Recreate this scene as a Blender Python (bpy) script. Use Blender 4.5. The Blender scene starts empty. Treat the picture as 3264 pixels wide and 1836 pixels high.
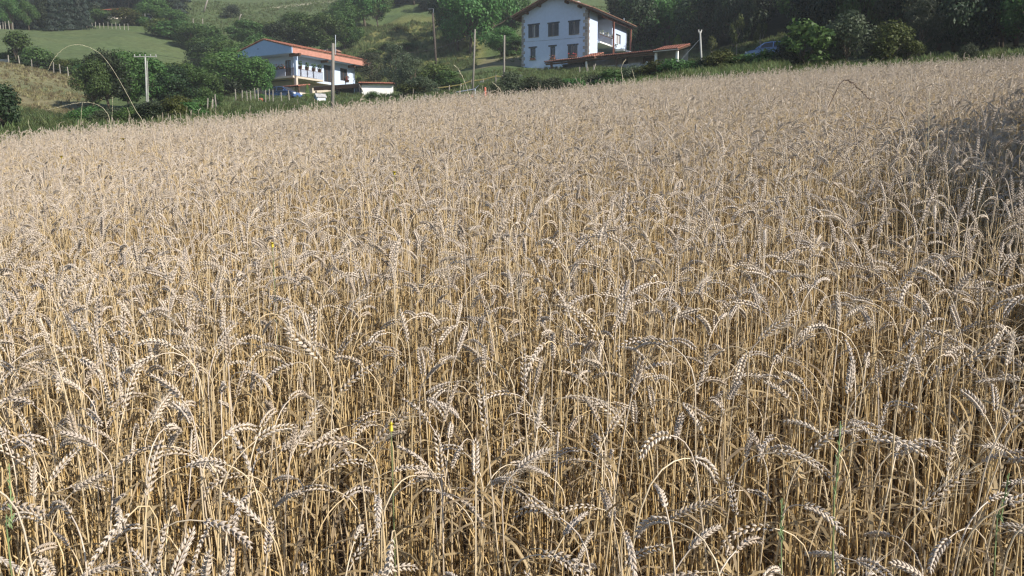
import bpy, math, random
import numpy as np
from mathutils import Vector, Matrix, Euler

R = math.radians
random.seed(7)
rng = np.random.default_rng(11)
scn = bpy.context.scene
COL = scn.collection

# ------------------------------------------------------------------ camera
W0, H0, FPX = 3264.0, 1836.0, 2561.0
EYE = 1.55
PITCH = math.atan((918 - 560) / FPX)
cam_d = bpy.data.cameras.new('camera')
cam = bpy.data.objects.new('camera', cam_d)
COL.objects.link(cam)
cam.location = (0, 0, EYE)
cam.rotation_euler = (math.pi / 2 - PITCH + 0.003, 0, 0)
cam_d.sensor_width = 36.0
cam_d.lens = 36.0 * FPX / W0
cam_d.clip_start = 0.05
cam_d.clip_end = 2000
scn.camera = cam

# ------------------------------------------------------------------ sky, sun, exposure
SUN_AZ, SUN_EL = 122.0, 34.0
world = bpy.data.worlds.new('World')
scn.world = world
world.use_nodes = True
wn = world.node_tree.nodes
wl = world.node_tree.links
bg = wn.get('Background') or wn.new('ShaderNodeBackground')
sky = wn.new('ShaderNodeTexSky')
sky.sky_type = 'NISHITA'
sky.sun_disc = False
sky.sun_elevation = R(SUN_EL)
sky.sun_rotation = R(SUN_AZ)
wl.new(sky.outputs[0], bg.inputs[0])
bg.inputs[1].default_value = 0.09
sky.ozone_density = 2.6
sky.dust_density = 0.4
sun_d = bpy.data.lights.new('sun', 'SUN')
sun_d.energy = 5.0
sun_d.angle = R(0.5)
sun_d.color = (1.0, 0.94, 0.84)
sun = bpy.data.objects.new('sun', sun_d)
COL.objects.link(sun)
TO_SUN = Vector((math.sin(R(SUN_AZ)) * math.cos(R(SUN_EL)), math.cos(R(SUN_AZ)) * math.cos(R(SUN_EL)), math.sin(R(SUN_EL))))
sun.rotation_euler = TO_SUN.to_track_quat('Z', 'Y').to_euler()
sun.location = TO_SUN * 100
vs = scn.view_settings
vs.view_transform = 'Standard'
vs.look = 'None'
vs.exposure = 0.63
vs.gamma = 1.0
vs.use_curve_mapping = False
scn.render.engine = 'CYCLES'
scn.cycles.use_denoising = True
scn.cycles.use_adaptive_sampling = True
scn.cycles.adaptive_threshold = 0.02
scn.cycles.max_bounces = 6
scn.cycles.diffuse_bounces = 2
scn.cycles.glossy_bounces = 2
scn.cycles.transmission_bounces = 4
scn.cycles.transparent_max_bounces = 4
scn.cycles.filter_width = 1.3

# ------------------------------------------------------------------ helpers
def at(px, py, Y):
    """world point seen at photograph pixel (px,py), Y metres ahead of the camera"""
    xc, yc = (px - W0 / 2) / FPX, (H0 / 2 - py) / FPX
    d = Vector((xc, math.cos(PITCH) + math.sin(PITCH) * yc, -math.sin(PITCH) + math.cos(PITCH) * yc))
    return Vector((0, 0, EYE)) + d * (Y / d.y)

def smooth(t):
    t = np.clip(t, 0, 1)
    return t * t * (3 - 2 * t)

class MB:
    def __init__(self):
        self.v, self.f, self.m = [], [], []
    def quad(self, a, b, c, d, m=0):
        n = len(self.v)
        self.v += [tuple(a), tuple(b), tuple(c), tuple(d)]
        self.f.append((n, n + 1, n + 2, n + 3)); self.m.append(m)
    def poly(self, pts, m=0):
        n = len(self.v)
        self.v += [tuple(p) for p in pts]
        self.f.append(tuple(range(n, n + len(pts)))); self.m.append(m)
    def box(self, x0, x1, y0, y1, z0, z1, m=0, M=None):
        n = len(self.v)
        P = [(x0, y0, z0), (x1, y0, z0), (x1, y1, z0), (x0, y1, z0), (x0, y0, z1), (x1, y0, z1), (x1, y1, z1), (x0, y1, z1)]
        if M is not None: P = [tuple(M @ Vector(p)) for p in P]
        self.v += P
        for q in ((0, 3, 2, 1), (4, 5, 6, 7), (0, 1, 5, 4), (1, 2, 6, 5), (2, 3, 7, 6), (3, 0, 4, 7)):
            self.f.append(tuple(n + i for i in q)); self.m.append(m)
        return self
    def prism(self, prof, axis, a, b, m=0):
        """extrude a 2D profile along 'x' (prof = y,z), 'y' (prof = x,z) or 'z' (prof = x,y)"""
        def pt(p, t):
            return (t, p[0], p[1]) if axis == 'x' else (p[0], t, p[1]) if axis == 'y' else (p[0], p[1], t)
        n = len(self.v); k = len(prof)
        self.v += [pt(p, a) for p in prof] + [pt(p, b) for p in prof]
        self.f.append(tuple(n + i for i in range(k))); self.m.append(m)
        self.f.append(tuple(n + k + i for i in reversed(range(k)))); self.m.append(m)
        for i in range(k):
            j = (i + 1) % k
            self.f.append((n + j, n + i, n + k + i, n + k + j)); self.m.append(m)
        return self
    def tube(self, pts, rad, seg=6, m=0, cap=True):
        pts = [Vector(p) for p in pts]
        if not hasattr(rad, '__len__'): rad = [rad] * len(pts)
        n = len(self.v)
        up = None
        for i, p in enumerate(pts):
            t = (pts[min(i + 1, len(pts) - 1)] - pts[max(i - 1, 0)])
            t = t.normalized() if t.length > 1e-9 else Vector((0, 0, 1))
            if up is None:
                up = t.orthogonal().normalized()
            up = (up - t * up.dot(t))
            up = up.normalized() if up.length > 1e-6 else t.orthogonal().normalized()
            w = t.cross(up)
            for k in range(seg):
                a = 2 * math.pi * k / seg
                self.v.append(tuple(p + (up * math.cos(a) + w * math.sin(a)) * rad[i]))
        for i in range(len(pts) - 1):
            for k in range(seg):
                k2 = (k + 1) % seg
                self.f.append((n + i * seg + k, n + i * seg + k2, n + (i + 1) * seg + k2, n + (i + 1) * seg + k)); self.m.append(m)
        if cap:
            self.f.append(tuple(n + k for k in reversed(range(seg)))); self.m.append(m)
            e = n + (len(pts) - 1) * seg
            self.f.append(tuple(e + k for k in range(seg))); self.m.append(m)
        return self
    def mesh(self, name, mats, smooth_=False):
        me = bpy.data.meshes.new(name)
        me.from_pydata(self.v, [], self.f)
        for mt in (mats if isinstance(mats, (list, tuple)) else [mats]): me.materials.append(mt)
        me.polygons.foreach_set('material_index', self.m)
        if smooth_: me.polygons.foreach_set('use_smooth', [True] * len(self.f))
        me.update()
        return me
    def build(self, name, mats, parent=None, smooth_=False):
        return link(name, self.mesh(name, mats, smooth_), parent)

def link(name, me, parent=None):
    o = bpy.data.objects.new(name, me)
    COL.objects.link(o)
    if parent is not None: o.parent = parent
    return o

def tag(o, label=None, cat=None, group=None, kind=None):
    if label: o['label'] = label
    if cat: o['category'] = cat
    if group: o['group'] = group
    if kind: o['kind'] = kind
    return o

def empty(name, loc, rz=0.0, label=None, cat=None, group=None):
    o = bpy.data.objects.new(name, None)
    o.empty_display_size = 0.2
    COL.objects.link(o)
    o.location = loc
    o.rotation_euler = (0, 0, rz)
    return tag(o, label, cat, group)

# ------------------------------------------------------------------ materials
def nodes_of(mt):
    mt.use_nodes = True
    nt = mt.node_tree
    return nt, nt.nodes, nt.links, nt.nodes['Principled BSDF']

def mat(name, col, rough=0.7, var=0.12, scale=6.0, bump=0.0, metal=0.0, spec=0.3, obj_var=0.0, streak=None, detail=4.0):
    """noise-broken colour: blotches of lighter and darker col, optional bump and per-object variation"""
    mt = bpy.data.materials.new(name)
    nt, N, L, p = nodes_of(mt)
    tc = N.new('ShaderNodeTexCoord')
    src = tc.outputs['Object']
    if streak:
        mp = N.new('ShaderNodeMapping'); mp.inputs['Scale'].default_value = streak
        L.new(src, mp.inputs[0]); src = mp.outputs[0]
    no = N.new('ShaderNodeTexNoise'); no.inputs['Scale'].default_value = scale; no.inputs['Detail'].default_value = detail
    L.new(src, no.inputs['Vector'])
    rp = N.new('ShaderNodeValToRGB')
    rp.color_ramp.elements[0].position = 0.3; rp.color_ramp.elements[1].position = 0.7
    rp.color_ramp.elements[0].color = tuple(max(0, c * (1 - var)) for c in col) + (1,)
    rp.color_ramp.elements[1].color = tuple(min(1, c * (1 + var)) for c in col) + (1,)
    L.new(no.outputs[0], rp.inputs[0])
    out = rp.outputs[0]
    if obj_var:
        oi = N.new('ShaderNodeObjectInfo')
        mr = N.new('ShaderNodeMapRange'); mr.inputs['To Min'].default_value = 1 - obj_var; mr.inputs['To Max'].default_value = 1 + obj_var
        L.new(oi.outputs['Random'], mr.inputs[0])
        hv = N.new('ShaderNodeHueSaturation')
        L.new(mr.outputs[0], hv.inputs['Value']); L.new(out, hv.inputs['Color']); out = hv.outputs[0]
    L.new(out, p.inputs['Base Color'])
    p.inputs['Roughness'].default_value = rough
    p.inputs['Metallic'].default_value = metal
    p.inputs['Specular IOR Level'].default_value = spec
    if bump:
        b = N.new('ShaderNodeBump'); b.inputs['Strength'].default_value = bump; b.inputs['Distance'].default_value = 0.02
        L.new(no.outputs[0], b.inputs['Height']); L.new(b.outputs[0], p.inputs['Normal'])
    return mt

def leaf_mat(name, c0, c1, trans=0.3, rough=0.55, obj_var=0.25, spec=0.25):
    """foliage: colour varies leaf by leaf and plant by plant, light passes through"""
    mt = bpy.data.materials.new(name)
    nt, N, L, p = nodes_of(mt)
    ge = N.new('ShaderNodeNewGeometry')
    rp = N.new('ShaderNodeValToRGB')
    rp.color_ramp.elements[0].color = tuple(c0) + (1,); rp.color_ramp.elements[1].color = tuple(c1) + (1,)
    L.new(ge.outputs['Random Per Island'], rp.inputs[0])
    oi = N.new('ShaderNodeObjectInfo')
    mr = N.new('ShaderNodeMapRange'); mr.inputs['To Min'].default_value = 1 - obj_var; mr.inputs['To Max'].default_value = 1 + obj_var
    L.new(oi.outputs['Random'], mr.inputs[0])
    m2 = N.new('ShaderNodeMath'); m2.operation = 'MULTIPLY_ADD'; m2.inputs[1].default_value = 0.05; m2.inputs[2].default_value = 0.475
    L.new(oi.outputs['Random'], m2.inputs[0])
    hv = N.new('ShaderNodeHueSaturation')
    L.new(m2.outputs[0], hv.inputs['Hue']); L.new(mr.outputs[0], hv.inputs['Value']); L.new(rp.outputs[0], hv.inputs['Color'])
    L.new(hv.outputs[0], p.inputs['Base Color'])
    p.inputs['Roughness'].default_value = rough
    p.inputs['Specular IOR Level'].default_value = spec
    if trans:
        tr = N.new('ShaderNodeBsdfTranslucent'); L.new(hv.outputs[0], tr.inputs[0])
        mx = N.new('ShaderNodeMixShader'); mx.inputs[0].default_value = trans
        L.new(p.outputs[0], mx.inputs[1]); L.new(tr.outputs[0], mx.inputs[2])
        L.new(mx.outputs[0], N['Material Output'].inputs[0])
    return mt

# ------------------------------------------------------------------ terrain
def edge_of(u):
    return np.interp(u, [-0.9, -0.637, -0.442, -0.247, 0.0, 0.222, 0.417, 0.637, 0.9], [16, 17.6, 19.6, 22, 25.5, 27, 27, 25.3, 24])

COLS = {  # photograph column: (distance, row of the ground there)
    -500: [(30, 500), (60, 400), (90, 290), (120, 210), (150, 150), (200, 60), (330, -80)],
    0: [(28, 470), (50, 395), (65, 330), (90, 212), (105, 195), (135, 112), (160, 95), (200, 20), (330, -120)],
    400: [(30, 440), (60, 392), (80, 330), (100, 255), (112, 232), (150, 108), (165, 92), (200, 40), (330, -120)],
    800: [(32, 410), (60, 366), (85, 330), (98, 316), (116, 314), (130, 260), (155, 150), (200, 55), (240, 10), (330, -100)],
    1200: [(34, 390), (60, 345), (85, 318), (100, 306), (112, 290), (130, 210), (170, 90), (210, 25), (330, -100)],
    1632: [(36, 345), (60, 300), (80, 262), (95, 240), (104, 222), (125, 180), (150, 105), (200, 10), (330, -120)],
    2000: [(38, 305), (60, 268), (80, 248), (92, 236), (97, 214), (118, 205), (135, 150), (170, 60), (200, 0), (330, -120)],
    2500: [(38, 265), (50, 230), (60, 213), (72, 200), (85, 180), (100, 120), (130, 20), (200, -80), (330, -180)],
    3264: [(36, 205), (46, 182), (60, 170), (75, 120), (100, 20), (130, -60), (200, -140), (330, -220)],
    3800: [(36, 170), (60, 140), (75, 90), (100, 0), (130, -80), (200, -160), (330, -240)],
}
_px = sorted(COLS)
_U = np.array([(p - W0 / 2) / FPX for p in _px])
_YS = np.arange(0, 340, 1.0)
_Z = []
for p, u in zip(_px, _U):
    e = float(edge_of(u))
    pts = [(e + 2.0, 0.067 * u * e + 0.13 * e)] + [(Y, EYE + Y * (560 - r) / FPX) for Y, r in COLS[p]]
    z = np.interp(_YS, [q[0] for q in pts], [q[1] for q in pts])
    zs = np.convolve(np.pad(z, 4, mode='edge'), np.ones(9) / 9, mode='valid')
    k = smooth((_YS - e - 2) / 6.0)
    _Z.append(z * (1 - k) + zs * k)
_Z = np.array(_Z)

def vnoise(x, y, s, seed):
    """smooth value noise"""
    x = np.asarray(x, float) / s + seed * 17.3; y = np.asarray(y, float) / s + seed * 7.7
    xi, yi = np.floor(x), np.floor(y)
    fx, fy = smooth(x - xi), smooth(y - yi)
    def h(a, b):
        q = np.sin(a * 127.1 + b * 311.7 + seed * 13.7) * 43758.5453
        return q - np.floor(q)
    return (h(xi, yi) * (1 - fx) + h(xi + 1, yi) * fx) * (1 - fy) + (h(xi, yi + 1) * (1 - fx) + h(xi + 1, yi + 1) * fx) * fy - 0.5

def ground(x, y):
    x = np.asarray(x, float); y = np.asarray(y, float)
    ys = np.maximum(y, 1.0)
    u = np.clip(x / ys, -0.832, 0.846)
    e = edge_of(u)
    lim = 0.83 * np.maximum(y, e)
    plane = 0.067 * np.clip(x, -lim, lim) + 0.13 * np.clip(y, -25, None)
    i = np.clip(np.searchsorted(_U, u) - 1, 0, len(_U) - 2)
    t = (u - _U[i]) / (_U[i + 1] - _U[i])
    t = t * 0.5 + smooth(t) * 0.5
    yy = np.clip(y, 0, 338); j = yy.astype(int); ft = yy - j
    za = _Z[i, j] * (1 - ft) + _Z[i, j + 1] * ft
    zb = _Z[i + 1, j] * (1 - ft) + _Z[i + 1, j + 1] * ft
    prof = za * (1 - t) + zb * t
    k = smooth((y - e) / 2.0)
    far = smooth((y - e - 4) / 20.0)
    tus = smooth((y - 112) / 14) * smooth((u + 0.20) / 0.05) * smooth((0.02 - u) / 0.05)
    b = far * (1.1 * vnoise(x, y, 14, 1) + 0.35 * vnoise(x, y, 4, 2)) + tus * (2.6 * vnoise(x - 0.5 * y, y, 5.0, 3) + 1.0 * vnoise(x, y, 2.4, 4))
    return plane * (1 - k) + (prof + b) * k

def gz(x, y):
    return float(ground(np.array([x]), np.array([y]))[0])

def spot(px, py, Y):
    p = at(px, py, Y)
    return Vector((p.x, p.y, gz(p.x, p.y)))

def ppm(Y):                       # photograph pixels per metre at that distance
    return FPX / Y

# ground sheet
gm = bpy.data.materials.new('ground_soil_and_grass')
nt, N, L, p = nodes_of(gm)
vc = N.new('ShaderNodeAttribute'); vc.attribute_name = 'ground_kind'
tc = N.new('ShaderNodeTexCoord')
n1 = N.new('ShaderNodeTexNoise'); n1.inputs['Scale'].default_value = 0.9; n1.inputs['Detail'].default_value = 8; n1.inputs['Roughness'].default_value = 0.72
L.new(tc.outputs['Object'], n1.inputs['Vector'])
n2 = N.new('ShaderNodeTexNoise'); n2.inputs['Scale'].default_value = 0.12; n2.inputs['Detail'].default_value = 5
L.new(tc.outputs['Object'], n2.inputs['Vector'])
mr = N.new('ShaderNodeMapRange'); mr.inputs['From Min'].default_value = 0.25; mr.inputs['From Max'].default_value = 0.75
mr.inputs['To Min'].default_value = 0.6; mr.inputs['To Max'].default_value = 1.4
L.new(n1.outputs[0], mr.inputs[0])
hv = N.new('ShaderNodeHueSaturation'); L.new(mr.outputs[0], hv.inputs['Value']); L.new(vc.outputs['Color'], hv.inputs['Color'])
mh = N.new('ShaderNodeMapRange'); mh.inputs['To Min'].default_value = 0.47; mh.inputs['To Max'].default_value = 0.53
L.new(n2.outputs[0], mh.inputs[0]); L.new(mh.outputs[0], hv.inputs['Hue'])
L.new(hv.outputs[0], p.inputs['Base Color'])
p.inputs['Roughness'].default_value = 0.95; p.inputs['Specular IOR Level'].default_value = 0.1
bp = N.new('ShaderNodeBump'); bp.inputs['Strength'].default_value = 0.8; bp.inputs['Distance'].default_value = 0.25
L.new(n1.outputs[0], bp.inputs['Height']); L.new(bp.outputs[0], p.inputs['Normal'])

gx = np.concatenate([np.arange(-300, -110, 6.0), np.arange(-110, 110, 1.25), np.arange(110, 301, 6.0)])
gy = np.concatenate([np.arange(-40, -4, 4.0), np.arange(-4, 160, 1.25), np.arange(160, 338, 3.0)])
GX, GY = np.meshgrid(gx, gy)
GZ = ground(GX.ravel(), GY.ravel())
verts = np.stack([GX.ravel(), GY.ravel(), GZ], 1)
nx, ny = len(gx), len(gy)
ii = (np.arange(ny - 1)[:, None] * nx + np.arange(nx - 1)[None, :]).ravel()
quads = np.stack([ii, ii + 1, ii + nx + 1, ii + nx], 1)
me = bpy.data.meshes.new('ground')
me.from_pydata(verts.tolist(), [], quads.tolist())
me.materials.append(gm)
me.polygons.foreach_set('use_smooth', [True] * len(quads))
X, Y = verts[:, 0], verts[:, 1]
U = np.clip(X / np.maximum(Y, 1), -0.9, 0.9); PX = U * FPX + W0 / 2
PYr = 560 - (verts[:, 2] - EYE) / np.maximum(Y, 1) * FPX
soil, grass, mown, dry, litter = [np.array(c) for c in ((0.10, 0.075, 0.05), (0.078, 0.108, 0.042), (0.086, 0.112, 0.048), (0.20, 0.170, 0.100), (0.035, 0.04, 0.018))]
c = np.tile(grass, (len(X), 1))
def blend(c, col, w):
    w = w[:, None]; return c * (1 - w) + col * w
c = blend(c, mown, smooth((Y - 104) / 6) * smooth((660 - PX) / 40) * (Y < 156))
c = blend(c, mown, smooth((Y - 185) / 10) * smooth((1180 - PX) / 60) * smooth((PX - 520) / 60))
c = blend(c, mown, smooth((Y - 118) / 10) * smooth((PX - 1590) / 40) * smooth((1990 - PX) / 50))
c = blend(c, dry, smooth((Y - 52) / 6) * smooth((96 - Y) / 6) * smooth((330 - PX) / 50) * (0.55 + 0.6 * vnoise(X, Y, 9, 5)))
c = blend(c, dry, smooth((Y - 104) / 3) * smooth((122 - Y) / 4) * smooth((PX - 1500) / 30) * smooth((1680 - PX) / 20) * 0.8)
c = blend(c, np.array((0.15, 0.15, 0.055)), smooth((Y - 108) / 6) * smooth((176 - Y) / 6) * smooth((PX - 1130) / 40) * smooth((1560 - PX) / 40))
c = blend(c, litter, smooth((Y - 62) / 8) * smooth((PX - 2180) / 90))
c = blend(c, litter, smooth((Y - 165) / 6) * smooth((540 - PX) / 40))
pathw = np.exp(-((Y - (212 + 0.004 * (PX - 950))) / 1.6) ** 2) * smooth((PX - 870) / 20) * smooth((1130 - PX) / 60)
c = blend(c, np.array((0.42, 0.36, 0.27)), pathw)
c = blend(c, np.array((0.05, 0.055, 0.025)), smooth((Y - 27) / 4) * smooth((PX - 2420) / 60))  # shade below the wood painted into this strip of ground
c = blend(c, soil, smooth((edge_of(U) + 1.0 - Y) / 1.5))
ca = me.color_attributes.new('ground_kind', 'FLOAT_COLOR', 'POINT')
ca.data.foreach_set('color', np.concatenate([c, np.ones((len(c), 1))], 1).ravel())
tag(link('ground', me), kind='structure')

# ------------------------------------------------------------------ wheat
def straw_mat(name, c0, c1, c2, rough, trans, spec=0.35):
    mt = bpy.data.materials.new(name)
    nt, N, L, p = nodes_of(mt)
    oi = N.new('ShaderNodeObjectInfo')
    rp = N.new('ShaderNodeValToRGB')
    e = rp.color_ramp.elements
    e[0].color = tuple(c0) + (1,); e[1].color = tuple(c2) + (1,)
    m = e.new(0.5); m.color = tuple(c1) + (1,)
    L.new(oi.outputs['Random'], rp.inputs[0])
    # patches across the field: some drifts are riper and greyer
    no = N.new('ShaderNodeTexNoise'); no.inputs['Scale'].default_value = 0.35; no.inputs['Detail'].default_value = 3
    L.new(oi.outputs['Location'], no.inputs['Vector'])
    ge = N.new('ShaderNodeNewGeometry')
    ad = N.new('ShaderNodeMath'); ad.operation = 'ADD'
    L.new(no.outputs[0], ad.inputs[0]); L.new(ge.outputs['Random Per Island'], ad.inputs[1])
    mr = N.new('ShaderNodeMapRange'); mr.inputs['From Min'].default_value = 0.2; mr.inputs['From Max'].default_value = 1.8
    mr.inputs['To Min'].default_value = 0.66; mr.inputs['To Max'].default_value = 1.34
    L.new(ad.outputs[0], mr.inputs[0])
    hv = N.new('ShaderNodeHueSaturation'); L.new(mr.outputs[0], hv.inputs['Value']); L.new(rp.outputs[0], hv.inputs['Color'])
    out = hv.outputs[0]
    if name == 'wheat_straw':        # straw ripens from a brown-gold foot to a bleached neck, with darker joints
        tc = N.new('ShaderNodeTexCoord'); sx = N.new('ShaderNodeSeparateXYZ'); L.new(tc.outputs['Object'], sx.inputs[0])
        zr = N.new('ShaderNodeValToRGB'); L.new(sx.outputs['Z'], zr.inputs[0])
        z = zr.color_ramp.elements; z[0].position = 0.1; z[0].color = (0.62, 0.50, 0.36, 1); z[1].position = 0.85; z[1].color = (1.06, 1.10, 1.30, 1)
        for pos, col in ((0.36, (0.86, 0.78, 0.62, 1)), (0.375, (0.5, 0.38, 0.24, 1)), (0.39, (0.9, 0.82, 0.66, 1)), (0.60, (1.0, 0.96, 0.88, 1)), (0.612, (0.62, 0.50, 0.34, 1)), (0.625, (1.02, 1.0, 0.95, 1))):
            q = z.new(pos); q.color = col
        mm = N.new('ShaderNodeMix'); mm.data_type = 'RGBA'; mm.blend_type = 'MULTIPLY'; mm.inputs[0].default_value = 1.0
        L.new(out, mm.inputs[6]); L.new(zr.outputs[0], mm.inputs[7]); out = mm.outputs[2]
    L.new(out, p.inputs['Base Color'])
    p.inputs['Roughness'].default_value = rough
    p.inputs['Specular IOR Level'].default_value = spec
    if trans:
        tr = N.new('ShaderNodeBsdfTranslucent'); L.new(out, tr.inputs[0])
        mx = N.new('ShaderNodeMixShader'); mx.inputs[0].default_value = trans
        L.new(p.outputs[0], mx.inputs[1]); L.new(tr.outputs[0], mx.inputs[2])
        L.new(mx.outputs[0], N['Material Output'].inputs[0])
    return mt

M_STEM = straw_mat('wheat_straw', (0.49, 0.35, 0.165), (0.55, 0.435, 0.26), (0.48, 0.39, 0.28), 0.42, 0.0, 0.5)
M_EAR = straw_mat('wheat_ear', (0.41, 0.33, 0.255), (0.56, 0.475, 0.385), (0.47, 0.40, 0.34), 0.55, 0.08, 0.4)
M_LEAF = straw_mat('wheat_dry_leaf', (0.34, 0.24, 0.12), (0.42, 0.32, 0.18), (0.27, 0.20, 0.13), 0.6, 0.3)
M_AWN = straw_mat('wheat_awn', (0.50, 0.42, 0.31), (0.55, 0.47, 0.36), (0.46, 0.39, 0.30), 0.5, 0.2)
WM = [M_STEM, M_EAR, M_LEAF, M_AWN]

def floret(mb, M, L, w, t, m=1, seg=5):
    n = len(mb.v)
    prof = ((0.0, 0.35), (0.22, 0.92), (0.5, 1.0), (0.8, 0.55))
    for z, r in prof:
        for k in range(seg):
            a = 2 * math.pi * k / seg
            mb.v.append(tuple(M @ Vector((math.cos(a) * w * r, math.sin(a) * t * r, z * L))))
    mb.v.append(tuple(M @ Vector((0, 0, L))))
    for i in range(len(prof) - 1):
        for k in range(seg):
            k2 = (k + 1) % seg
            mb.f.append((n + i * seg + k, n + i * seg + k2, n + (i + 1) * seg + k2, n + (i + 1) * seg + k)); mb.m.append(m)
    b = n + (len(prof) - 1) * seg
    for k in range(seg):
        mb.f.append((b + k, b + (k + 1) % seg, n + len(prof) * seg)); mb.m.append(m)

def awn(mb, p, d, L, r=0.0005, m=3, bend=None):
    q = p + d * L
    if bend is not None: q = q + bend * L
    s = d.orthogonal().normalized(); w = d.cross(s)
    n = len(mb.v)
    for k in range(3):
        a = 2 * math.pi * k / 3
        mb.v.append(tuple(p + (s * math.cos(a) + w * math.sin(a)) * r))
    mb.v.append(tuple(q))
    for k in range(3):
        mb.f.append((n + k, n + (k + 1) % 3, n + 3)); mb.m.append(m)

def wheat_path(rd, h, lean, neck, earbend, earL):
    """stem points, ear frames (point, tangent) in the local xz plane with a slight wobble in y"""
    S = h
    pos = Vector((0, 0, -0.03)); pts = [pos.copy()]; tans = []
    k = 13
    wob = rd.uniform(-0.03, 0.03); wph = rd.uniform(0, 6)
    s_prev = 0
    ss = [S * q for q in (0.2, 0.4, 0.58, 0.7, 0.78, 0.84, 0.885, 0.92, 0.95, 0.975, 1.0)]
    nb = rd.uniform(0.83, 0.93)
    th = 0
    for s in ss:
        th = lean * (0.6 + 0.4 * s / S) + neck * float(smooth((s / S - nb) / (1 - nb) * 0.85))
        d = Vector((math.sin(th), wob * math.sin(s * 5 + wph), math.cos(th))).normalized()
        pos = pos + d * (s - s_prev)
        pts.append(pos.copy()); s_prev = s
    ear = []
    n = 18
    th0 = th
    for i in range(n):
        f = i / (n - 1)
        th = th0 + earbend * f
        d = Vector((math.sin(th), wob, math.cos(th))).normalized()
        ear.append((pos.copy(), d))
        pos = pos + d * (earL / (n - 1))
    return pts, ear

def ear_frames(ear, psi, twist):
    out = []
    B0 = Vector((0, 1, 0))
    for i, (p, t) in enumerate(ear):
        b = (B0 - t * B0.dot(t)).normalized()
        nrm = b.cross(t)
        a = psi + twist * i / len(ear)
        s = nrm * math.cos(a) + b * math.sin(a)      # direction in which the spikelets alternate
        w = t.cross(s)
        out.append((p, t, s, w))
    return out

def spikelet_matrices(rd, frames, fat=1.0):
    Ms = []
    n = len(frames)
    for i, (p, t, s, w) in enumerate(frames):
        side = 1 if i % 2 == 0 else -1
        f = i / (n - 1)
        sc = (0.62 + 0.5 * math.sin(math.pi * min(1, 0.18 + 0.74 * f))) * fat * rd.uniform(0.9, 1.1)
        if i == n - 1:
            side = 0; sc *= 0.9
        tilt = (R(24) + rd.uniform(-0.08, 0.1)) * side
        z = (t * math.cos(tilt) + s * math.sin(tilt)).normalized()
        x = (s * math.cos(tilt) - t * math.sin(tilt)).normalized()
        y = z.cross(x)
        M = Matrix((x, y, z)).transposed().to_4x4()
        M.translation = p + s * side * 0.0022 - t * 0.002
        Ms.append(M @ Matrix.Scale(sc, 4))
    return Ms

def spikelet(mb, M, rd, awnL):
    tips = []
    for fan, ln in ((-20, 1.0), (20, 0.97), (0, 0.74)):
        a = R(fan + rd.uniform(-4, 4))
        Mf = M @ Matrix.Rotation(a, 4, 'X') @ Matrix.Translation((0.0008 if fan else 0.0018, 0, 0))
        L = 0.0118 * ln
        floret(mb, Mf, L, 0.0024, 0.0023)
        if awnL > 0 and fan:
            tip = Mf @ Vector((0, 0, L * 0.93))
            d = (Mf.to_3x3() @ Vector((0, 0, 1))).normalized()
            awn(mb, tip, d, awnL * rd.uniform(0.7, 1.15), bend=Vector((rd.uniform(-.1, .1), rd.uniform(-.1, .1), -0.06)))

def dry_leaf(mb, rd, p, L, w, az, droop):
    d = Vector((math.cos(az), math.sin(az), rd.uniform(0.6, 1.6))).normalized()
    side = Vector((-math.sin(az), math.cos(az), 0))
    n = 6; prev = None
    tw = rd.uniform(-1.5, 1.5)
    for i in range(n + 1):
        f = i / n
        ww = w * (1 - f ** 1.6) * 0.5 + 0.0004
        sd = (side * math.cos(tw * f) + d.cross(side) * math.sin(tw * f))
        a, b = p + sd * ww, p - sd * ww
        if prev: mb.quad(prev[0], prev[1], b, a, 2)
        prev = (a, b)
        d = (d + Vector((0, 0, -droop)) * 0.5 + Vector((rd.uniform(-.1, .1), rd.uniform(-.1, .1), 0))).normalized()
        p = p + d * (L / n)

STYLES = [  # name, neck range, ear bend range, weight, awn length
    ('arched', (45, 85), (35, 90), 0.36, 0.004),
    ('hanging', (95, 135), (20, 60), 0.20, 0.004),
    ('leaning', (28, 55), (18, 45), 0.20, 0.005),
    ('upright', (3, 18), (2, 18), 0.13, 0.006),
    ('bristly', (35, 95), (15, 40), 0.11, 0.045),
]
def make_wheat(rd, style):
    nm, nk, eb, wgt, aw = style
    h = rd.uniform(0.80, 0.98)
    lean = R(rd.uniform(-7, 7))
    earL = rd.uniform(0.064, 0.108)
    pts, ear = wheat_path(rd, h, lean, R(rd.uniform(*nk)), R(rd.uniform(*eb)), earL)
    fr = ear_frames(ear, rd.uniform(0, math.pi), rd.uniform(-0.5, 0.5))
    return h, pts, fr, aw

def stem_geo(mb, pts):
    n = len(pts)
    mb.tube(pts, [0.0021 - 0.0009 * (i / (n - 1)) for i in range(n)], seg=5, m=0, cap=False)

def leaf_geo(mb, rd, pts, k):
    for _ in range(k):
        f = rd.uniform(0.35, 0.8); i = int(f * 8)
        dry_leaf(mb, rd, Vector(pts[i]), rd.uniform(0.10, 0.24), rd.uniform(0.004, 0.009), rd.uniform(0, 6.28), rd.uniform(0.35, 1.1))

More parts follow.
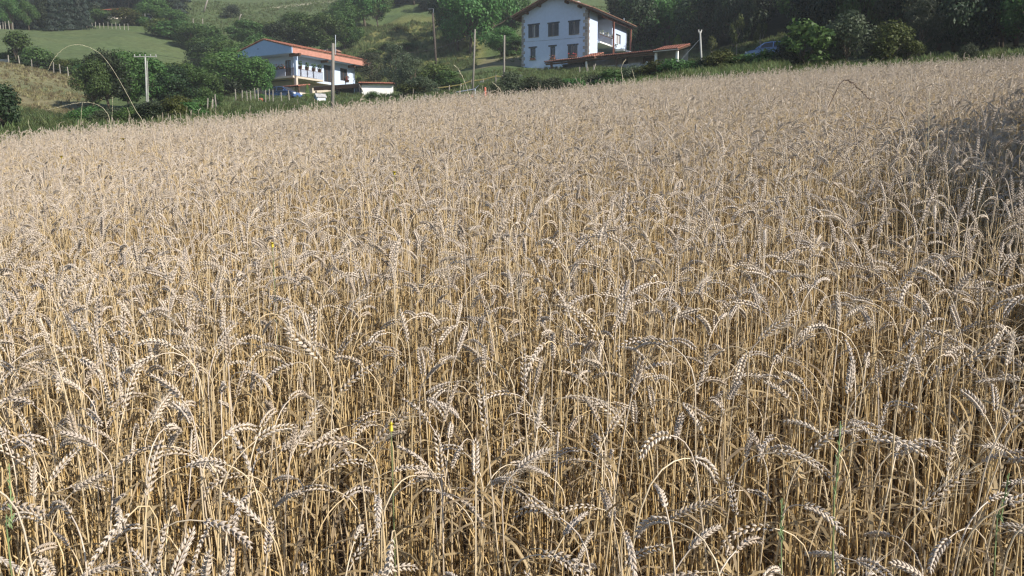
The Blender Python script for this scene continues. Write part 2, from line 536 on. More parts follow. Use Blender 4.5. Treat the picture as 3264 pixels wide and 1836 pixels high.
SRC = bpy.data.collections.new('wheat_sources')       # instance sources of the field, not linked to the scene
variants, weights = [], []
rd = random.Random(5)
for st in STYLES:
    cnt = {'arched': 9, 'hanging': 6, 'leaning': 6, 'upright': 3, 'bristly': 4}[st[0]]
    for i in range(cnt):
        mb = MB()
        h, pts, fr, aw = make_wheat(rd, st)
        stem_geo(mb, pts)
        for M in spikelet_matrices(rd, fr, rd.uniform(0.74, 1.02)): spikelet(mb, M, rd, aw)
        leaf_geo(mb, rd, pts, rd.choice((1, 1, 2, 2, 3)))
        o = bpy.data.objects.new('wheat_variant_%02d' % len(variants), mb.mesh('wheat_plant', WM, True))
        SRC.objects.link(o); variants.append(o); weights.append(st[3] / cnt)
for i in range(3):                                     # bent and broken straws without an ear
    mb = MB()
    a = R(rd.uniform(35, 65))
    L = rd.uniform(0.5, 0.8)
    pts = [Vector((math.sin(a * min(1, f * 3)) * L * f, 0.02 * math.sin(f * 4), math.cos(a) * L * f + 0.12)) for f in (0, .2, .4, .6, .8, 1)]
    mb.tube(pts, 0.0019, seg=5, cap=False)
    leaf_geo(mb, rd, pts * 2, 1)
    o = bpy.data.objects.new('wheat_variant_%02d' % len(variants), mb.mesh('bent_straw', WM, True))
    SRC.objects.link(o); variants.append(o); weights.append(0.018)

for i in range(6):                                     # thin barren tillers, upright straw without an ear
    mb = MB()
    h = rd.uniform(0.55, 0.86); a = R(rd.uniform(-8, 8)); b = rd.uniform(-0.05, 0.05)
    pts = [Vector((math.sin(a) * h * f + b * f * f, 0.012 * math.sin(f * 5 + i), h * f - 0.03)) for f in (0, .2, .4, .6, .7, .8, .9, .95, 1)]
    mb.tube(pts, [0.0021] * 6 + [0.0016, 0.0012, 0.0008], seg=5, cap=False)
    leaf_geo(mb, rd, pts, rd.choice((2, 2, 3, 4)))
    o = bpy.data.objects.new('wheat_variant_%02d' % len(variants), mb.mesh('barren_straw', WM, True))
    SRC.objects.link(o); variants.append(o); weights.append(0.07)

def scatter_object(name, pts, rot, scl, idx, coll, mats, label, cat):
    """one object whose geometry nodes set a source mesh on each of its points"""
    me = bpy.data.meshes.new(name)
    me.vertices.add(len(pts))
    me.vertices.foreach_set('co', np.asarray(pts, np.float32).ravel())
    a = me.attributes.new('rot', 'FLOAT_VECTOR', 'POINT'); a.data.foreach_set('vector', np.asarray(rot, np.float32).ravel())
    a = me.attributes.new('scl', 'FLOAT_VECTOR', 'POINT'); a.data.foreach_set('vector', np.asarray(scl, np.float32).ravel())
    a = me.attributes.new('idx', 'INT', 'POINT'); a.data.foreach_set('value', np.asarray(idx, np.int32))
    for m in mats: me.materials.append(m)
    o = link(name, me)
    ng = bpy.data.node_groups.new(name + '_scatter', 'GeometryNodeTree')
    ng.interface.new_socket('Geometry', in_out='INPUT', socket_type='NodeSocketGeometry')
    ng.interface.new_socket('Geometry', in_out='OUTPUT', socket_type='NodeSocketGeometry')
    gi, go = ng.nodes.new('NodeGroupInput'), ng.nodes.new('NodeGroupOutput')
    ci = ng.nodes.new('GeometryNodeCollectionInfo')
    ci.inputs['Collection'].default_value = coll
    ci.inputs['Separate Children'].default_value = True
    ci.inputs['Reset Children'].default_value = True
    ip = ng.nodes.new('GeometryNodeInstanceOnPoints'); ip.inputs['Pick Instance'].default_value = True
    def named(n, t):
        x = ng.nodes.new('GeometryNodeInputNamedAttribute'); x.data_type = t; x.inputs['Name'].default_value = n
        return [s for s in x.outputs if s.enabled and s.name == 'Attribute'][0]
    ng.links.new(gi.outputs[0], ip.inputs['Points'])
    ng.links.new(ci.outputs[0], ip.inputs['Instance'])
    ng.links.new(named('idx', 'INT'), ip.inputs['Instance Index'])
    er = ng.nodes.new('FunctionNodeEulerToRotation')
    ng.links.new(named('rot', 'FLOAT_VECTOR'), er.inputs[0])
    ng.links.new(er.outputs[0], ip.inputs['Rotation'])
    ng.links.new(named('scl', 'FLOAT_VECTOR'), ip.inputs['Scale'])
    ng.links.new(ip.outputs[0], go.inputs[0])
    md = o.modifiers.new('scatter', 'NODES'); md.node_group = ng
    return tag(o, label, cat, None, 'stuff')

# plants on a jittered grid over the sloping field
pl = []
def field_points(y0, y1, step):
    ys = np.arange(y0, y1, step)
    for y in ys:
        xl, xr = -(0.66 * y + 0.5), 0.66 * y + (2.2 if y < 12 else 1.0)
        xs = np.arange(xl, xr, step)
        P = np.stack([xs, np.full(len(xs), y)], 1) + rng.uniform(-0.5, 0.5, (len(xs), 2)) * step * 1.25
        pl.append(P)
field_points(0.92, 4.0, 0.046)
field_points(4.0, 9.0, 0.054)
field_points(9.0, 29.5, 0.062)
PL = np.concatenate(pl)
u = np.clip(PL[:, 0] / PL[:, 1], -0.9, 0.9)
keep = PL[:, 1] < edge_of(u) + 0.5 * vnoise(PL[:, 0], PL[:, 1], 1.2, 8)
keep &= rng.uniform(0, 1, len(PL)) < (0.93 + 0.5 * vnoise(PL[:, 0], PL[:, 1], 0.8, 9))
PL = PL[keep]
PZ = ground(PL[:, 0], PL[:, 1])
hs = 0.93 + 0.16 * vnoise(PL[:, 0], PL[:, 1], 1.7, 6) + rng.normal(0, 0.075, len(PL))
front = np.clip((2.2 - PL[:, 1]) / 1.3, 0, 1)            # the edge of the crop stands a little shorter
hs = hs * (1 - 0.06 * front)
wts = np.array(weights); wts /= wts.sum()
IDX = rng.choice(len(variants), len(PL), p=wts)
names = [st[0] for st in STYLES for _ in range({'arched': 9, 'hanging': 6, 'leaning': 6, 'upright': 3, 'bristly': 4}[st[0]])]
thin = (IDX < len(names)) & (rng.uniform(0, 1, len(PL)) < 0.50 * np.clip((6.0 - PL[:, 1]) / 4.0, 0, 1))
IDX = np.where(thin, rng.integers(len(variants) - 6, len(variants), len(PL)), IDX)
ROT = np.stack([rng.normal(0, 0.045, len(PL)), rng.normal(0, 0.045, len(PL)), rng.uniform(0, 2 * math.pi, len(PL))], 1)
lean_a, lean_b = vnoise(PL[:, 0], PL[:, 1], 2.3, 12), vnoise(PL[:, 0], PL[:, 1], 2.3, 13)   # gusts have pushed drifts of the crop over
ROT[:, 0] += 0.26 * lean_a; ROT[:, 1] += 0.26 * lean_b
# the 300 stalks that show largest are things of their own
inview = (np.abs(PL[:, 0]) < 0.62 * (PL[:, 1] + 0.12)) & (IDX < len(names)) & (PL[:, 1] > 0.98)
order = np.argsort(np.where(inview, PL[:, 0] ** 2 + PL[:, 1] ** 2, 1e9))
chosen = order[:300]
mask = np.ones(len(PL), bool); mask[chosen] = False
SCL = np.stack([np.full(len(PL), 1.0)] * 3, 1) * (0.97 + 0.06 * rng.uniform(-1, 1, len(PL)))[:, None]
SCL[:, 2] *= hs / 0.93
scatter_object('wheat_field', np.column_stack([PL, PZ])[mask], ROT[mask], SCL[mask], IDX[mask], SRC, WM,
               'dense ripe wheat crop covering the sloping field', 'wheat')

STALK_LABELS = {
    'arched': ('ripe wheat stalk whose ear arches over sideways, at the near edge of the crop', 'wheat stalks with arched ears'),
    'hanging': ('ripe wheat stalk whose ear hangs straight down, at the near edge of the crop', 'wheat stalks with hanging ears'),
    'leaning': ('ripe wheat stalk whose ear slants upward, at the near edge of the crop', 'wheat stalks with slanting ears'),
    'upright': ('ripe wheat stalk with an upright straight ear, at the near edge of the crop', 'wheat stalks with upright ears'),
    'bristly': ('ripe wheat stalk with a bristly long-awned ear, at the near edge of the crop', 'wheat stalks with bristly ears'),
}
protos = {}
rd = random.Random(9)
spk = MB(); spikelet(spk, Matrix(), rd, 0.004); SPK = spk.mesh('spikelet', WM, True)
spk = MB(); spikelet(spk, Matrix(), rd, 0.045); SPK_LONG = spk.mesh('bristly_spikelet', WM, True)
for st in STYLES:
    protos[st[0]] = []
    for i in range(4):
        h, pts, fr, aw = make_wheat(rd, st)
        a, b, c, d = MB(), MB(), MB(), MB()
        stem_geo(a, pts)
        Ms = spikelet_matrices(rd, fr, rd.uniform(0.76, 1.0))
        for M in Ms: spikelet(b, M, rd, aw)
        leaf_geo(c, rd, pts, 1); c2 = MB(); leaf_geo(c2, rd, pts, 1)
        d.tube([f[0] for f in fr], 0.0011, seg=4, m=1)
        protos[st[0]].append((a.mesh('wheat_stem', WM, True), b.mesh('wheat_ear', WM, True), (c.mesh('wheat_leaf', WM), c2.mesh('wheat_leaf', WM)), d.mesh('wheat_rachis', WM, True), Ms, aw))
for n, i in enumerate(chosen):
    style = names[IDX[i]]
    stem, ear, leaf, rach, Ms, aw = rd.choice(protos[style])
    o = empty('wheat_stalk', (PL[i, 0], PL[i, 1], PZ[i]), 0, STALK_LABELS[style][0], 'wheat', STALK_LABELS[style][1])
    o.rotation_euler = tuple(ROT[i]); o.scale = tuple(SCL[i])
    link('stem', stem, o)
    for lf in leaf[:1 + n % 2]: link('leaf', lf, o)
    if n < 36:                                          # the nearest ears are built spikelet by spikelet
        e = link('ear', rach, o)
        for M in Ms:
            s = link('spikelet', SPK_LONG if aw > 0.02 else SPK, e)
            s.matrix_local = M
    else:
        link('ear', ear, o)

# ------------------------------------------------------------------ vegetation
LM = {
    'mid': leaf_mat('leaf_mid_green', (0.044, 0.092, 0.026), (0.090, 0.155, 0.042)),
    'bright': leaf_mat('leaf_bright_green', (0.052, 0.118, 0.030), (0.105, 0.190, 0.050)),
    'dark': leaf_mat('leaf_dark_green', (0.014, 0.028, 0.012), (0.034, 0.055, 0.020), 0.2),
    'grey': leaf_mat('leaf_grey_green', (0.048, 0.066, 0.034), (0.090, 0.108, 0.060)),
    'olive': leaf_mat('leaf_olive_green', (0.050, 0.070, 0.018), (0.110, 0.125, 0.032)),
    'needle': leaf_mat('needle_dark', (0.010, 0.020, 0.014), (0.022, 0.038, 0.024), 0.1),
    'lime': leaf_mat('leaf_yellow_green', (0.10, 0.17, 0.012), (0.15, 0.22, 0.02), 0.3, obj_var=0.05),
}
M_BARK = mat('bark', (0.09, 0.07, 0.05), 0.9, 0.4, 8, 0.6)
M_BARK_PALE = mat('bark_pale', (0.28, 0.25, 0.20), 0.9, 0.3, 8, 0.4)

def leaf_cloud(pts, nrm, size, rs, aspect=0.6):
    n = len(pts)
    t = np.cross(nrm, rs.normal(size=(n, 3))); t /= np.linalg.norm(t, axis=1)[:, None] + 1e-9
    b = np.cross(nrm, t)
    s = (size * rs.uniform(0.6, 1.35, n))[:, None]
    v = np.empty((n, 4, 3))
    v[:, 0] = pts - t * s * 0.5
    v[:, 1] = pts - b * s * 0.5 * aspect + nrm * s * 0.12
    v[:, 2] = pts + t * s * 0.5
    v[:, 3] = pts + b * s * 0.5 * aspect + nrm * s * 0.12
    return v.reshape(-1, 3)

def cloud_mesh(name, v, m):
    me = bpy.data.meshes.new(name)
    n = len(v) // 4
    me.vertices.add(len(v)); me.vertices.foreach_set('co', v.astype(np.float32).ravel())
    me.loops.add(n * 4); me.loops.foreach_set('vertex_index', np.arange(n * 4, dtype=np.int32))
    me.polygons.add(n)
    me.polygons.foreach_set('loop_start', np.arange(0, n * 4, 4, dtype=np.int32))
    me.polygons.foreach_set('loop_total', np.full(n, 4, np.int32))
    me.materials.append(m)
    me.update(calc_edges=True)
    return me

def crown_points(rs, n, lobes, zlo, zhi, lobe_r, top_heavy=0.5, squash=0.85):
    """points and outward normals on clumps that together fill a crown of width 1 and height 1"""
    C, Rr = [], []
    for _ in range(lobes):
        f = rs.uniform(0, 1) ** 0.9
        z = zlo + (zhi - zlo) * f
        q = (f - top_heavy) / (top_heavy if f < top_heavy else 1 - top_heavy)
        rad = 0.5 * math.sqrt(max(0.05, 1 - 0.8 * q * q)) - lobe_r * 0.75
        a = rs.uniform(0, 2 * math.pi); r = max(0, rad) * rs.uniform(0.35, 1.0) ** 0.5
        C.append((r * math.cos(a), r * math.sin(a), z)); Rr.append(lobe_r * rs.uniform(0.6, 1.25))
    C, Rr = np.array(C), np.array(Rr)
    k = rs.choice(lobes, n, p=Rr ** 2 / (Rr ** 2).sum())
    d = rs.normal(size=(n, 3)); d /= np.linalg.norm(d, axis=1)[:, None]
    sh = rs.uniform(0.55, 1.08, n)
    p = C[k] + d * (Rr[k] * sh)[:, None] * np.array([1, 1, squash])
    nr = d + rs.normal(0, 0.55, (n, 3)); nr[:, 2] += 0.25
    nr /= np.linalg.norm(nr, axis=1)[:, None]
    ok = p[:, 2] > zlo * 0.3
    return p[ok], nr[ok], C

def woody(name, C, rs, h0, m, rad=0.022):
    """tapered trunk with limbs reaching to the clumps of the crown"""
    mb = MB()
    lx, ly = rs.uniform(-0.04, 0.04, 2)
    trunk = [(0, 0, -0.03), (lx * .3, ly * .3, h0 * 0.5), (lx, ly, h0), (lx * 1.4, ly * 1.2, h0 + (1 - h0) * 0.5)]
    mb.tube(trunk, [rad * 1.25, rad, rad * 0.8, rad * 0.3], 7)
    for c in C[: 12]:
        s = Vector((lx, ly, h0 * rs.uniform(0.75, 1.0)))
        e = Vector(c)
        mid = s.lerp(e, 0.5) + Vector((0, 0, -0.03))
        mb.tube([s, mid, e], [rad * 0.5, rad * 0.32, rad * 0.1], 5, cap=False)
    return mb.mesh(name, m, True)

rs = np.random.default_rng(3)
TREES = {}
def add_kind(kind, m, n, lobes, zlo, zhi, lobe_r, leaf, h0, top=0.5, reps=2, bark=M_BARK, aspect=0.6, rad=0.022):
    TREES[kind] = []
    for _ in range(reps):
        p, nr, C = crown_points(rs, n, lobes, zlo, zhi, lobe_r, top)
        TREES[kind].append((cloud_mesh(kind + '_crown', leaf_cloud(p, nr, leaf, rs, aspect), LM[m]), woody(kind + '_trunk', C, rs, h0, bark, rad)))
add_kind('mid', 'mid', 8000, 26, 0.24, 0.88, 0.17, 0.040, 0.25, 0.45, 3)
add_kind('bright', 'bright', 8000, 26, 0.20, 0.88, 0.17, 0.040, 0.25, 0.45, 3)
add_kind('dark', 'dark', 8000, 28, 0.16, 0.88, 0.17, 0.042, 0.25, 0.42, 3)
add_kind('grey', 'grey', 6000, 24, 0.14, 0.86, 0.16, 0.036, 0.2, 0.45, 2)
add_kind('olive', 'olive', 7000, 24, 0.16, 0.86, 0.17, 0.040, 0.2, 0.45, 2)
add_kind('bush_mid', 'mid', 3600, 18, 0.10, 0.80, 0.22, 0.066, 0.12, 0.35, 3)
add_kind('bush_bright', 'bright', 3600, 18, 0.10, 0.80, 0.22, 0.066, 0.12, 0.35, 2)
add_kind('bush_grey', 'grey', 3600, 20, 0.10, 0.80, 0.21, 0.058, 0.12, 0.35, 3)
add_kind('bush_olive', 'olive', 3600, 18, 0.10, 0.80, 0.22, 0.062, 0.12, 0.35, 2)
add_kind('bush_dark', 'dark', 3600, 18, 0.10, 0.80, 0.22, 0.066, 0.12, 0.35, 2)
add_kind('bigleaf', 'bright', 1500, 16, 0.10, 0.82, 0.20, 0.085, 0.12, 0.4, 1, aspect=0.75)
add_kind('sapling', 'olive', 900, 9, 0.42, 0.9, 0.15, 0.08, 0.45, 0.5, 2, M_BARK_PALE)
# conifers and the cypress
for kind, m, n, wid in (('conifer', 'needle', 6500, 0.5), ('cypress', 'lime', 3500, 0.42)):
    TREES[kind] = []
    for r_ in range(3 if kind == 'conifer' else 1):
        z = rs.uniform(0, 1, n) ** 1.25 * 0.93 + 0.06
        if kind == 'conifer':
            tier = 0.75 + 0.3 * np.sin(z * 60 + rs.uniform(0, 6)); rad = wid * (1.02 - z) * tier
            rr = rad * rs.uniform(0.35, 1.0, n) ** 0.6
            a = rs.uniform(0, 2 * math.pi, n) ; rr *= 0.8 + 0.3 * np.sin(a * 3 + z * 9)
            dz = -0.18 * rr
        else:
            rad = wid * np.clip(np.sin(np.pi * np.clip(0.25 + 0.75 * z, 0, 1)) * 1.1, 0.02, 1); rr = rad * rs.uniform(0.75, 1.03, n); a = rs.uniform(0, 2 * math.pi, n); dz = 0
        p = np.stack([rr * np.cos(a), rr * np.sin(a), z + dz], 1)
        nr = np.stack([np.cos(a), np.sin(a), np.full(n, 0.6)], 1) + rs.normal(0, 0.5, (n, 3)); nr /= np.linalg.norm(nr, axis=1)[:, None]
        tr = MB().tube([(0, 0, -0.02), (0, 0, 0.5), (0, 0, 0.97)], [0.02, 0.013, 0.003], 6).mesh(kind + '_trunk', M_BARK, True)
        TREES[kind].append((cloud_mesh(kind + '_crown', leaf_cloud(p, nr, 0.045, rs, 0.45), LM[m]), tr))

VEG_LABEL = {}
trd = random.Random(21)
def tree(kind, px, py, Y, w, h, label, group=None, name=None, cat=None, xyz=None):
    """a tree or shrub w and h photograph pixels in size, standing on the ground Y metres ahead"""
    s = ppm(Y)
    loc = spot(px, py, Y) if xyz is None else Vector(xyz)
    bush = kind.startswith('bush') or kind == 'bigleaf'
    o = empty(name or ('shrub' if bush else 'tree'), loc, trd.uniform(0, 6.28), label, cat or ('shrub' if bush else 'tree'), group)
    crown, trunk = trd.choice(TREES[kind])
    o.scale = (1.18 * w / s, 1.18 * w / s * trd.uniform(0.9, 1.1), 1.1 * h / s)
    link('crown', crown, o)
    link('trunk' if not bush else 'stem', trunk, o)
    return o

ADJ = {'mid': 'mid-green', 'bright': 'bright green', 'dark': 'dark green', 'grey': 'grey-green', 'olive': 'olive-green', 'conifer': 'blackish'}
def trees(rows, label, group, **kw):
    for r_ in rows:
        k = r_[0]
        w = 'shrub' if k.startswith('bush') else 'conifer' if k == 'conifer' else 'tree'
        tree(*r_, label.replace('{k}', ADJ.get(k.replace('bush_', ''), '') + ' ' + w), group, **kw)

# hedges and trees left of the houses
trees([('bush_dark', 12, 420, 38, 110, 150)], 'dark leafy shrub at the corner of the wheat, below the dry slope', None)
trees([('bush_mid', 60, 205, 98, 100, 100), ('bush_mid', 118, 212, 97, 90, 70)], 'rounded shrub beside the paddock posts at the top of the dry slope', 'shrubs above the dry slope')
trees([('bush_mid', 165, 215, 97, 75, 48), ('bush_olive', 205, 220, 97, 75, 44), ('bush_mid', 245, 226, 97, 70, 50), ('bush_mid', 285, 236, 96, 80, 52), ('bush_olive', 325, 246, 95, 80, 56), ('bush_mid', 20, 196, 100, 60, 40)],
      'low {k} in the hedge along the foot of the mown meadow', 'hedge along the foot of the mown meadow')
trees([('mid', 300, 384, 66, 110, 150), ('dark', 350, 388, 68, 150, 170), ('mid', 415, 390, 70, 140, 160), ('mid', 490, 390, 71, 150, 150), ('dark', 560, 390, 72, 140, 120), ('mid', 625, 385, 73, 120, 115),
       ('bush_mid', 290, 400, 55, 90, 60), ('bush_grey', 380, 400, 54, 110, 60), ('bush_grey', 500, 398, 54, 120, 66), ('bush_olive', 580, 392, 54, 130, 72), ('bush_mid', 640, 380, 56, 100, 70), ('bush_dark', 440, 398, 55, 110, 70), ('bush_mid', 260, 410, 42, 80, 48), ('bush_grey', 330, 408, 40, 90, 52), ('bush_mid', 410, 404, 40, 100, 60), ('bush_dark', 480, 402, 40, 100, 66), ('bush_olive', 550, 398, 41, 100, 70), ('bush_mid', 615, 392, 42, 90, 66), ('bush_olive', 200, 415, 42, 90, 30)],
      '{k} in the overgrown hedge round the thin concrete pole', 'overgrown hedge round the concrete pole')
trees([('bright', 430, 300, 92, 150, 95), ('bush_bright', 510, 310, 92, 150, 85), ('bush_olive', 580, 316, 93, 130, 80), ('bush_bright', 640, 322, 93, 110, 75), ('bush_olive', 350, 300, 90, 110, 70)],
      'sunlit {k} at the lower rim of the mown meadow', 'shrubs at the lower rim of the meadow')
trees([('dark', 648, 228, 122, 120, 110), ('mid', 700, 228, 124, 150, 130), ('bright', 765, 215, 128, 150, 120), ('mid', 700, 180, 136, 130, 90), ('mid', 835, 195, 134, 150, 110), ('dark', 905, 190, 140, 130, 105), ('mid', 970, 190, 142, 140, 110), ('mid', 1045, 200, 140, 130, 110),
       ('mid', 610, 150, 142, 100, 80), ('bush_mid', 560, 140, 148, 110, 60), ('bush_mid', 650, 120, 150, 110, 60), ('bush_olive', 520, 120, 150, 100, 55), ('mid', 800, 150, 150, 150, 80), ('bush_olive', 890, 140, 155, 130, 60), ('mid', 960, 130, 158, 130, 70), ('bush_mid', 1040, 140, 155, 120, 70), ('mid', 1100, 190, 142, 110, 95)],
      '{k} in the grove on the slope behind the chalet', 'grove behind the chalet')
trees([('bright', 1165, 115, 165, 150, 130), ('bright', 1110, 122, 162, 100, 85), ('bright', 1205, 120, 166, 90, 105), ('bush_mid', 1060, 110, 168, 90, 50)],
      'rounded {k} below the hilltop meadow', 'bright trees below the hilltop meadow')
trees([('dark', 1255, 48, 195, 120, 70), ('mid', 1320, 44, 195, 110, 75), ('dark', 1380, 45, 190, 90, 70), ('mid', 1290, 20, 205, 120, 60)],
      '{k} on the ridge above the tussocky slope', 'trees on the ridge above the tussocks')
trees([('bush_grey', 735, 44, 190, 60, 38)], 'lone small shrub on the hilltop meadow', None)
trees([('bright', 495, 82, 168, 110, 70), ('bush_mid', 260, 104, 160, 60, 40), ('bush_mid', 320, 100, 164, 90, 48), ('bush_olive', 400, 98, 164, 90, 50), ('bush_mid', 440, 92, 166, 70, 44), ('bush_dark', 290, 96, 166, 70, 60), ('bush_mid', 545, 92, 168, 90, 50)],
      '{k} beside the posts at the top of the mown meadow', 'shrubs at the top of the mown meadow')
rows = []
for i in range(17):
    px = -40 + i * 20 + trd.uniform(-8, 8)
    rows.append(('conifer', px, 130 - px * 0.1, 150 + trd.uniform(-4, 14), trd.uniform(50, 80), trd.uniform(130, 200)))
trees(rows, '{k} in the plantation beside the mown meadow', 'dark conifer plantation')
rows = []
for i in range(46):
    px = -60 + i * 14.5 + trd.uniform(-12, 12)
    k = 'conifer' if trd.random() < 0.6 else 'dark'
    rows.append((k, px, 40, 182 + trd.uniform(0, 60), trd.uniform(55, 95), trd.uniform(110, 170)))
trees(rows, '{k} in the forest above the mown meadow', 'forest above the mown meadow')
trees([('mid', 40, 135, 143, 70, 90), ('mid', 95, 130, 144, 60, 80), ('dark', 140, 122, 148, 70, 110)], 'broadleaf {k} at the edge of the blackish conifers', 'broadleaf trees at the conifer edge')

# between and around the houses
trees([('bright', 770, 318, 94, 190, 130), ('bright', 705, 322, 93, 120, 110), ('bright', 832, 318, 95, 90, 115)], 'bushy bright green tree in front of the chalet gable', 'bright trees before the chalet gable')
trees([('bush_mid', 668, 345, 82, 90, 90), ('bush_dark', 720, 330, 88, 90, 60), ('bush_mid', 690, 360, 70, 60, 46)], '{k} at the foot of the bright tree by the chalet', 'shrubs below the chalet tree')
trees([('grey', 1262, 280, 106, 110, 125), ('grey', 1318, 288, 90, 120, 105), ('grey', 1185, 262, 116, 120, 90), ('bush_olive', 1385, 272, 92, 120, 78), ('bush_bright', 1430, 272, 90, 100, 60), ('bush_grey', 1350, 290, 78, 110, 60), ('bush_mid', 1190, 318, 84, 50, 34), ('bush_olive', 1300, 322, 78, 90, 44)],
      '{k} between the white shed and the lane', 'shrubs between the shed and the lane')
trees([('dark', 1425, 118, 148, 110, 170), ('bright', 1500, 192, 128, 170, 225), ('bright', 1575, 185, 130, 150, 220), ('mid', 1460, 170, 134, 130, 180), ('mid', 1630, 150, 140, 120, 170), ('mid', 1540, 110, 150, 150, 160), ('bright', 1600, 212, 120, 110, 80), ('bush_mid', 1645, 205, 118, 90, 56)],
      'tall {k} between the tussocky slope and the farmhouse', 'tall trees beside the farmhouse')
trees([('bush_olive', 1240, 150, 140, 60, 24), ('bush_mid', 1300, 175, 134, 70, 26), ('bush_olive', 1340, 120, 148, 70, 26), ('bush_olive', 1270, 90, 160, 60, 26), ('bush_mid', 1190, 195, 132, 80, 36)],
      'low {k} on the tussocky slope', 'gorse on the tussocky slope')
trees([('bush_grey', 1625, 272, 60, 100, 89), ('bush_grey', 1690, 276, 58, 100, 75), ('bush_grey', 1760, 272, 58, 110, 66), ('bush_mid', 1830, 268, 58, 100, 58), ('bush_grey', 1890, 264, 58, 100, 60), ('bush_mid', 1950, 258, 57, 110, 63), ('bush_grey', 2020, 254, 57, 110, 72), ('bush_olive', 2080, 248, 56, 110, 81),
       ('bush_mid', 2145, 244, 55, 130, 79), ('bush_mid', 2195, 240, 54, 100, 70), ('bush_dark', 2245, 240, 54, 80, 66), ('bush_olive', 2300, 238, 53, 110, 81), ('bush_olive', 2345, 234, 52, 90, 63), ('bush_mid', 2392, 228, 52, 110, 58), ('bush_mid', 2446, 226, 51, 90, 60), ('bush_dark', 2500, 224, 50, 80, 72), ('bush_grey', 1580, 285, 58, 70, 58)],
      'scrubby {k} in the hedge between the wheat and the lean-to', 'scrub hedge below the farmhouse')
tree('cypress', 2160, 165, 104, 32, 68, 'small yellow-green conifer behind the tiled lean-to', None, 'conifer_shrub', 'conifer')
tree('cypress', 2438, 190, 66, 24, 42, 'small dark green conifer beside the blue car', None, 'conifer_shrub', 'conifer')
rows = [('dark', 2020, 215, 116, 130, 190), ('bright', 2075, 205, 118, 150, 190), ('mid', 2040, 190, 124, 140, 230), ('mid', 2135, 195, 118, 120, 160), ('bright', 2120, 170, 126, 140, 200), ('mid', 2200, 190, 112, 130, 150), ('mid', 2260, 175, 112, 140, 170),
        ('dark', 1990, 170, 134, 110, 180), ('dark', 2180, 140, 130, 150, 190), ('dark', 2290, 120, 124, 150, 190), ('dark', 2080, 120, 140, 160, 170), ('dark', 1990, 100, 150, 120, 140)]
trees(rows, '{k} in the wood just behind the farmhouse roof', 'wood behind the farmhouse')
rows = []
for i in range(44):
    px = 2230 + i * 25 + trd.uniform(-14, 14)
    for Y in (trd.uniform(72, 92), trd.uniform(98, 125)):
        if px < 2560 and Y < 92: continue
        rows.append((trd.choice(('dark', 'dark', 'mid', 'dark')), px, 150, Y, trd.uniform(130, 200) * 85 / Y, trd.uniform(210, 300) * 85 / Y))
for i in range(13):
    rows.append((('dark', 'mid', 'olive', 'dark', 'grey')[i % 5], 2700 + i * 48 + trd.uniform(-15, 15), 150, trd.uniform(58, 68), trd.uniform(170, 230), trd.uniform(270, 380)))
trees(rows, 'tall {k} in the dark wood above the far side of the wheat', 'dark wood above the wheat')
tree('bigleaf', 2560, 222, 50, 155, 135, 'round shrub with large pale leaves standing against the dark wood', None)
trees([('bush_grey', 2700, 205, 50, 140, 150), ('bush_mid', 2640, 208, 51, 80, 80)], 'grey-green upright shrub at the foot of the dark wood', 'grey-green shrubs at the wood edge')
trees([('bush_olive', 2830, 200, 48, 130, 115), ('bush_olive', 2890, 196, 48, 80, 60)], 'yellowish shrub at the foot of the dark wood', 'yellowish shrubs at the wood edge')
tree('grey', 2930, 196, 52, 130, 165, 'pale silvery young tree at the edge of the dark wood', None)
tree('bush_grey', 3085, 190, 40, 50, 55, 'small spiky weed clump at the top of the wheat by the wood', None)
trees([('olive', 3190, 190, 60, 190, 210), ('mid', 3270, 190, 56, 190, 220)], 'bushy {k} overhanging the upper corner of the wheat', 'olive-green trees over the upper corner')
trees([('sapling', 2425, 150, 78, 40, 100), ('sapling', 2350, 110, 88, 44, 120), ('sapling', 2270, 150, 86, 40, 80)], 'thin young tree with a pale trunk before the dark wood', 'saplings before the dark wood')
# trees beyond the picture's right edge: their shade falls on the wood and on the near wheat
for i, (x, y, w, h) in enumerate([(46, 40, 13, 17), (54, 52, 14, 18), (62, 64, 14, 18), (72, 76, 15, 19), (40, 28, 11, 14), (50, 30, 12, 16)]):
    tree('dark', 0, 0, FPX, w, h, 'tall dark tree along the right side of the wheat field', 'trees along the right side of the field', xyz=(x, y, gz(x, y)))
for x, y, w, h in ((6.35, 5.0, 1.8, 3.3), (5.75, 3.8, 1.8, 3.3), (5.25, 2.6, 1.7, 3.0), (4.7, 1.3, 1.6, 2.6), (8.2, 7.6, 1.8, 3.0), (7.1, 4.2, 1.9, 3.5), (7.1, 6.2, 1.8, 3.2), (6.1, 2.2, 1.8, 3.4), (5.3, 0.9, 1.7, 3.1)):
    tree('bush_mid', 0, 0, FPX, w, h, 'leafy hedge shrub along the right side of the near crop, shading it', 'hedge along the right side of the near crop', xyz=(x, y, gz(x, y)))

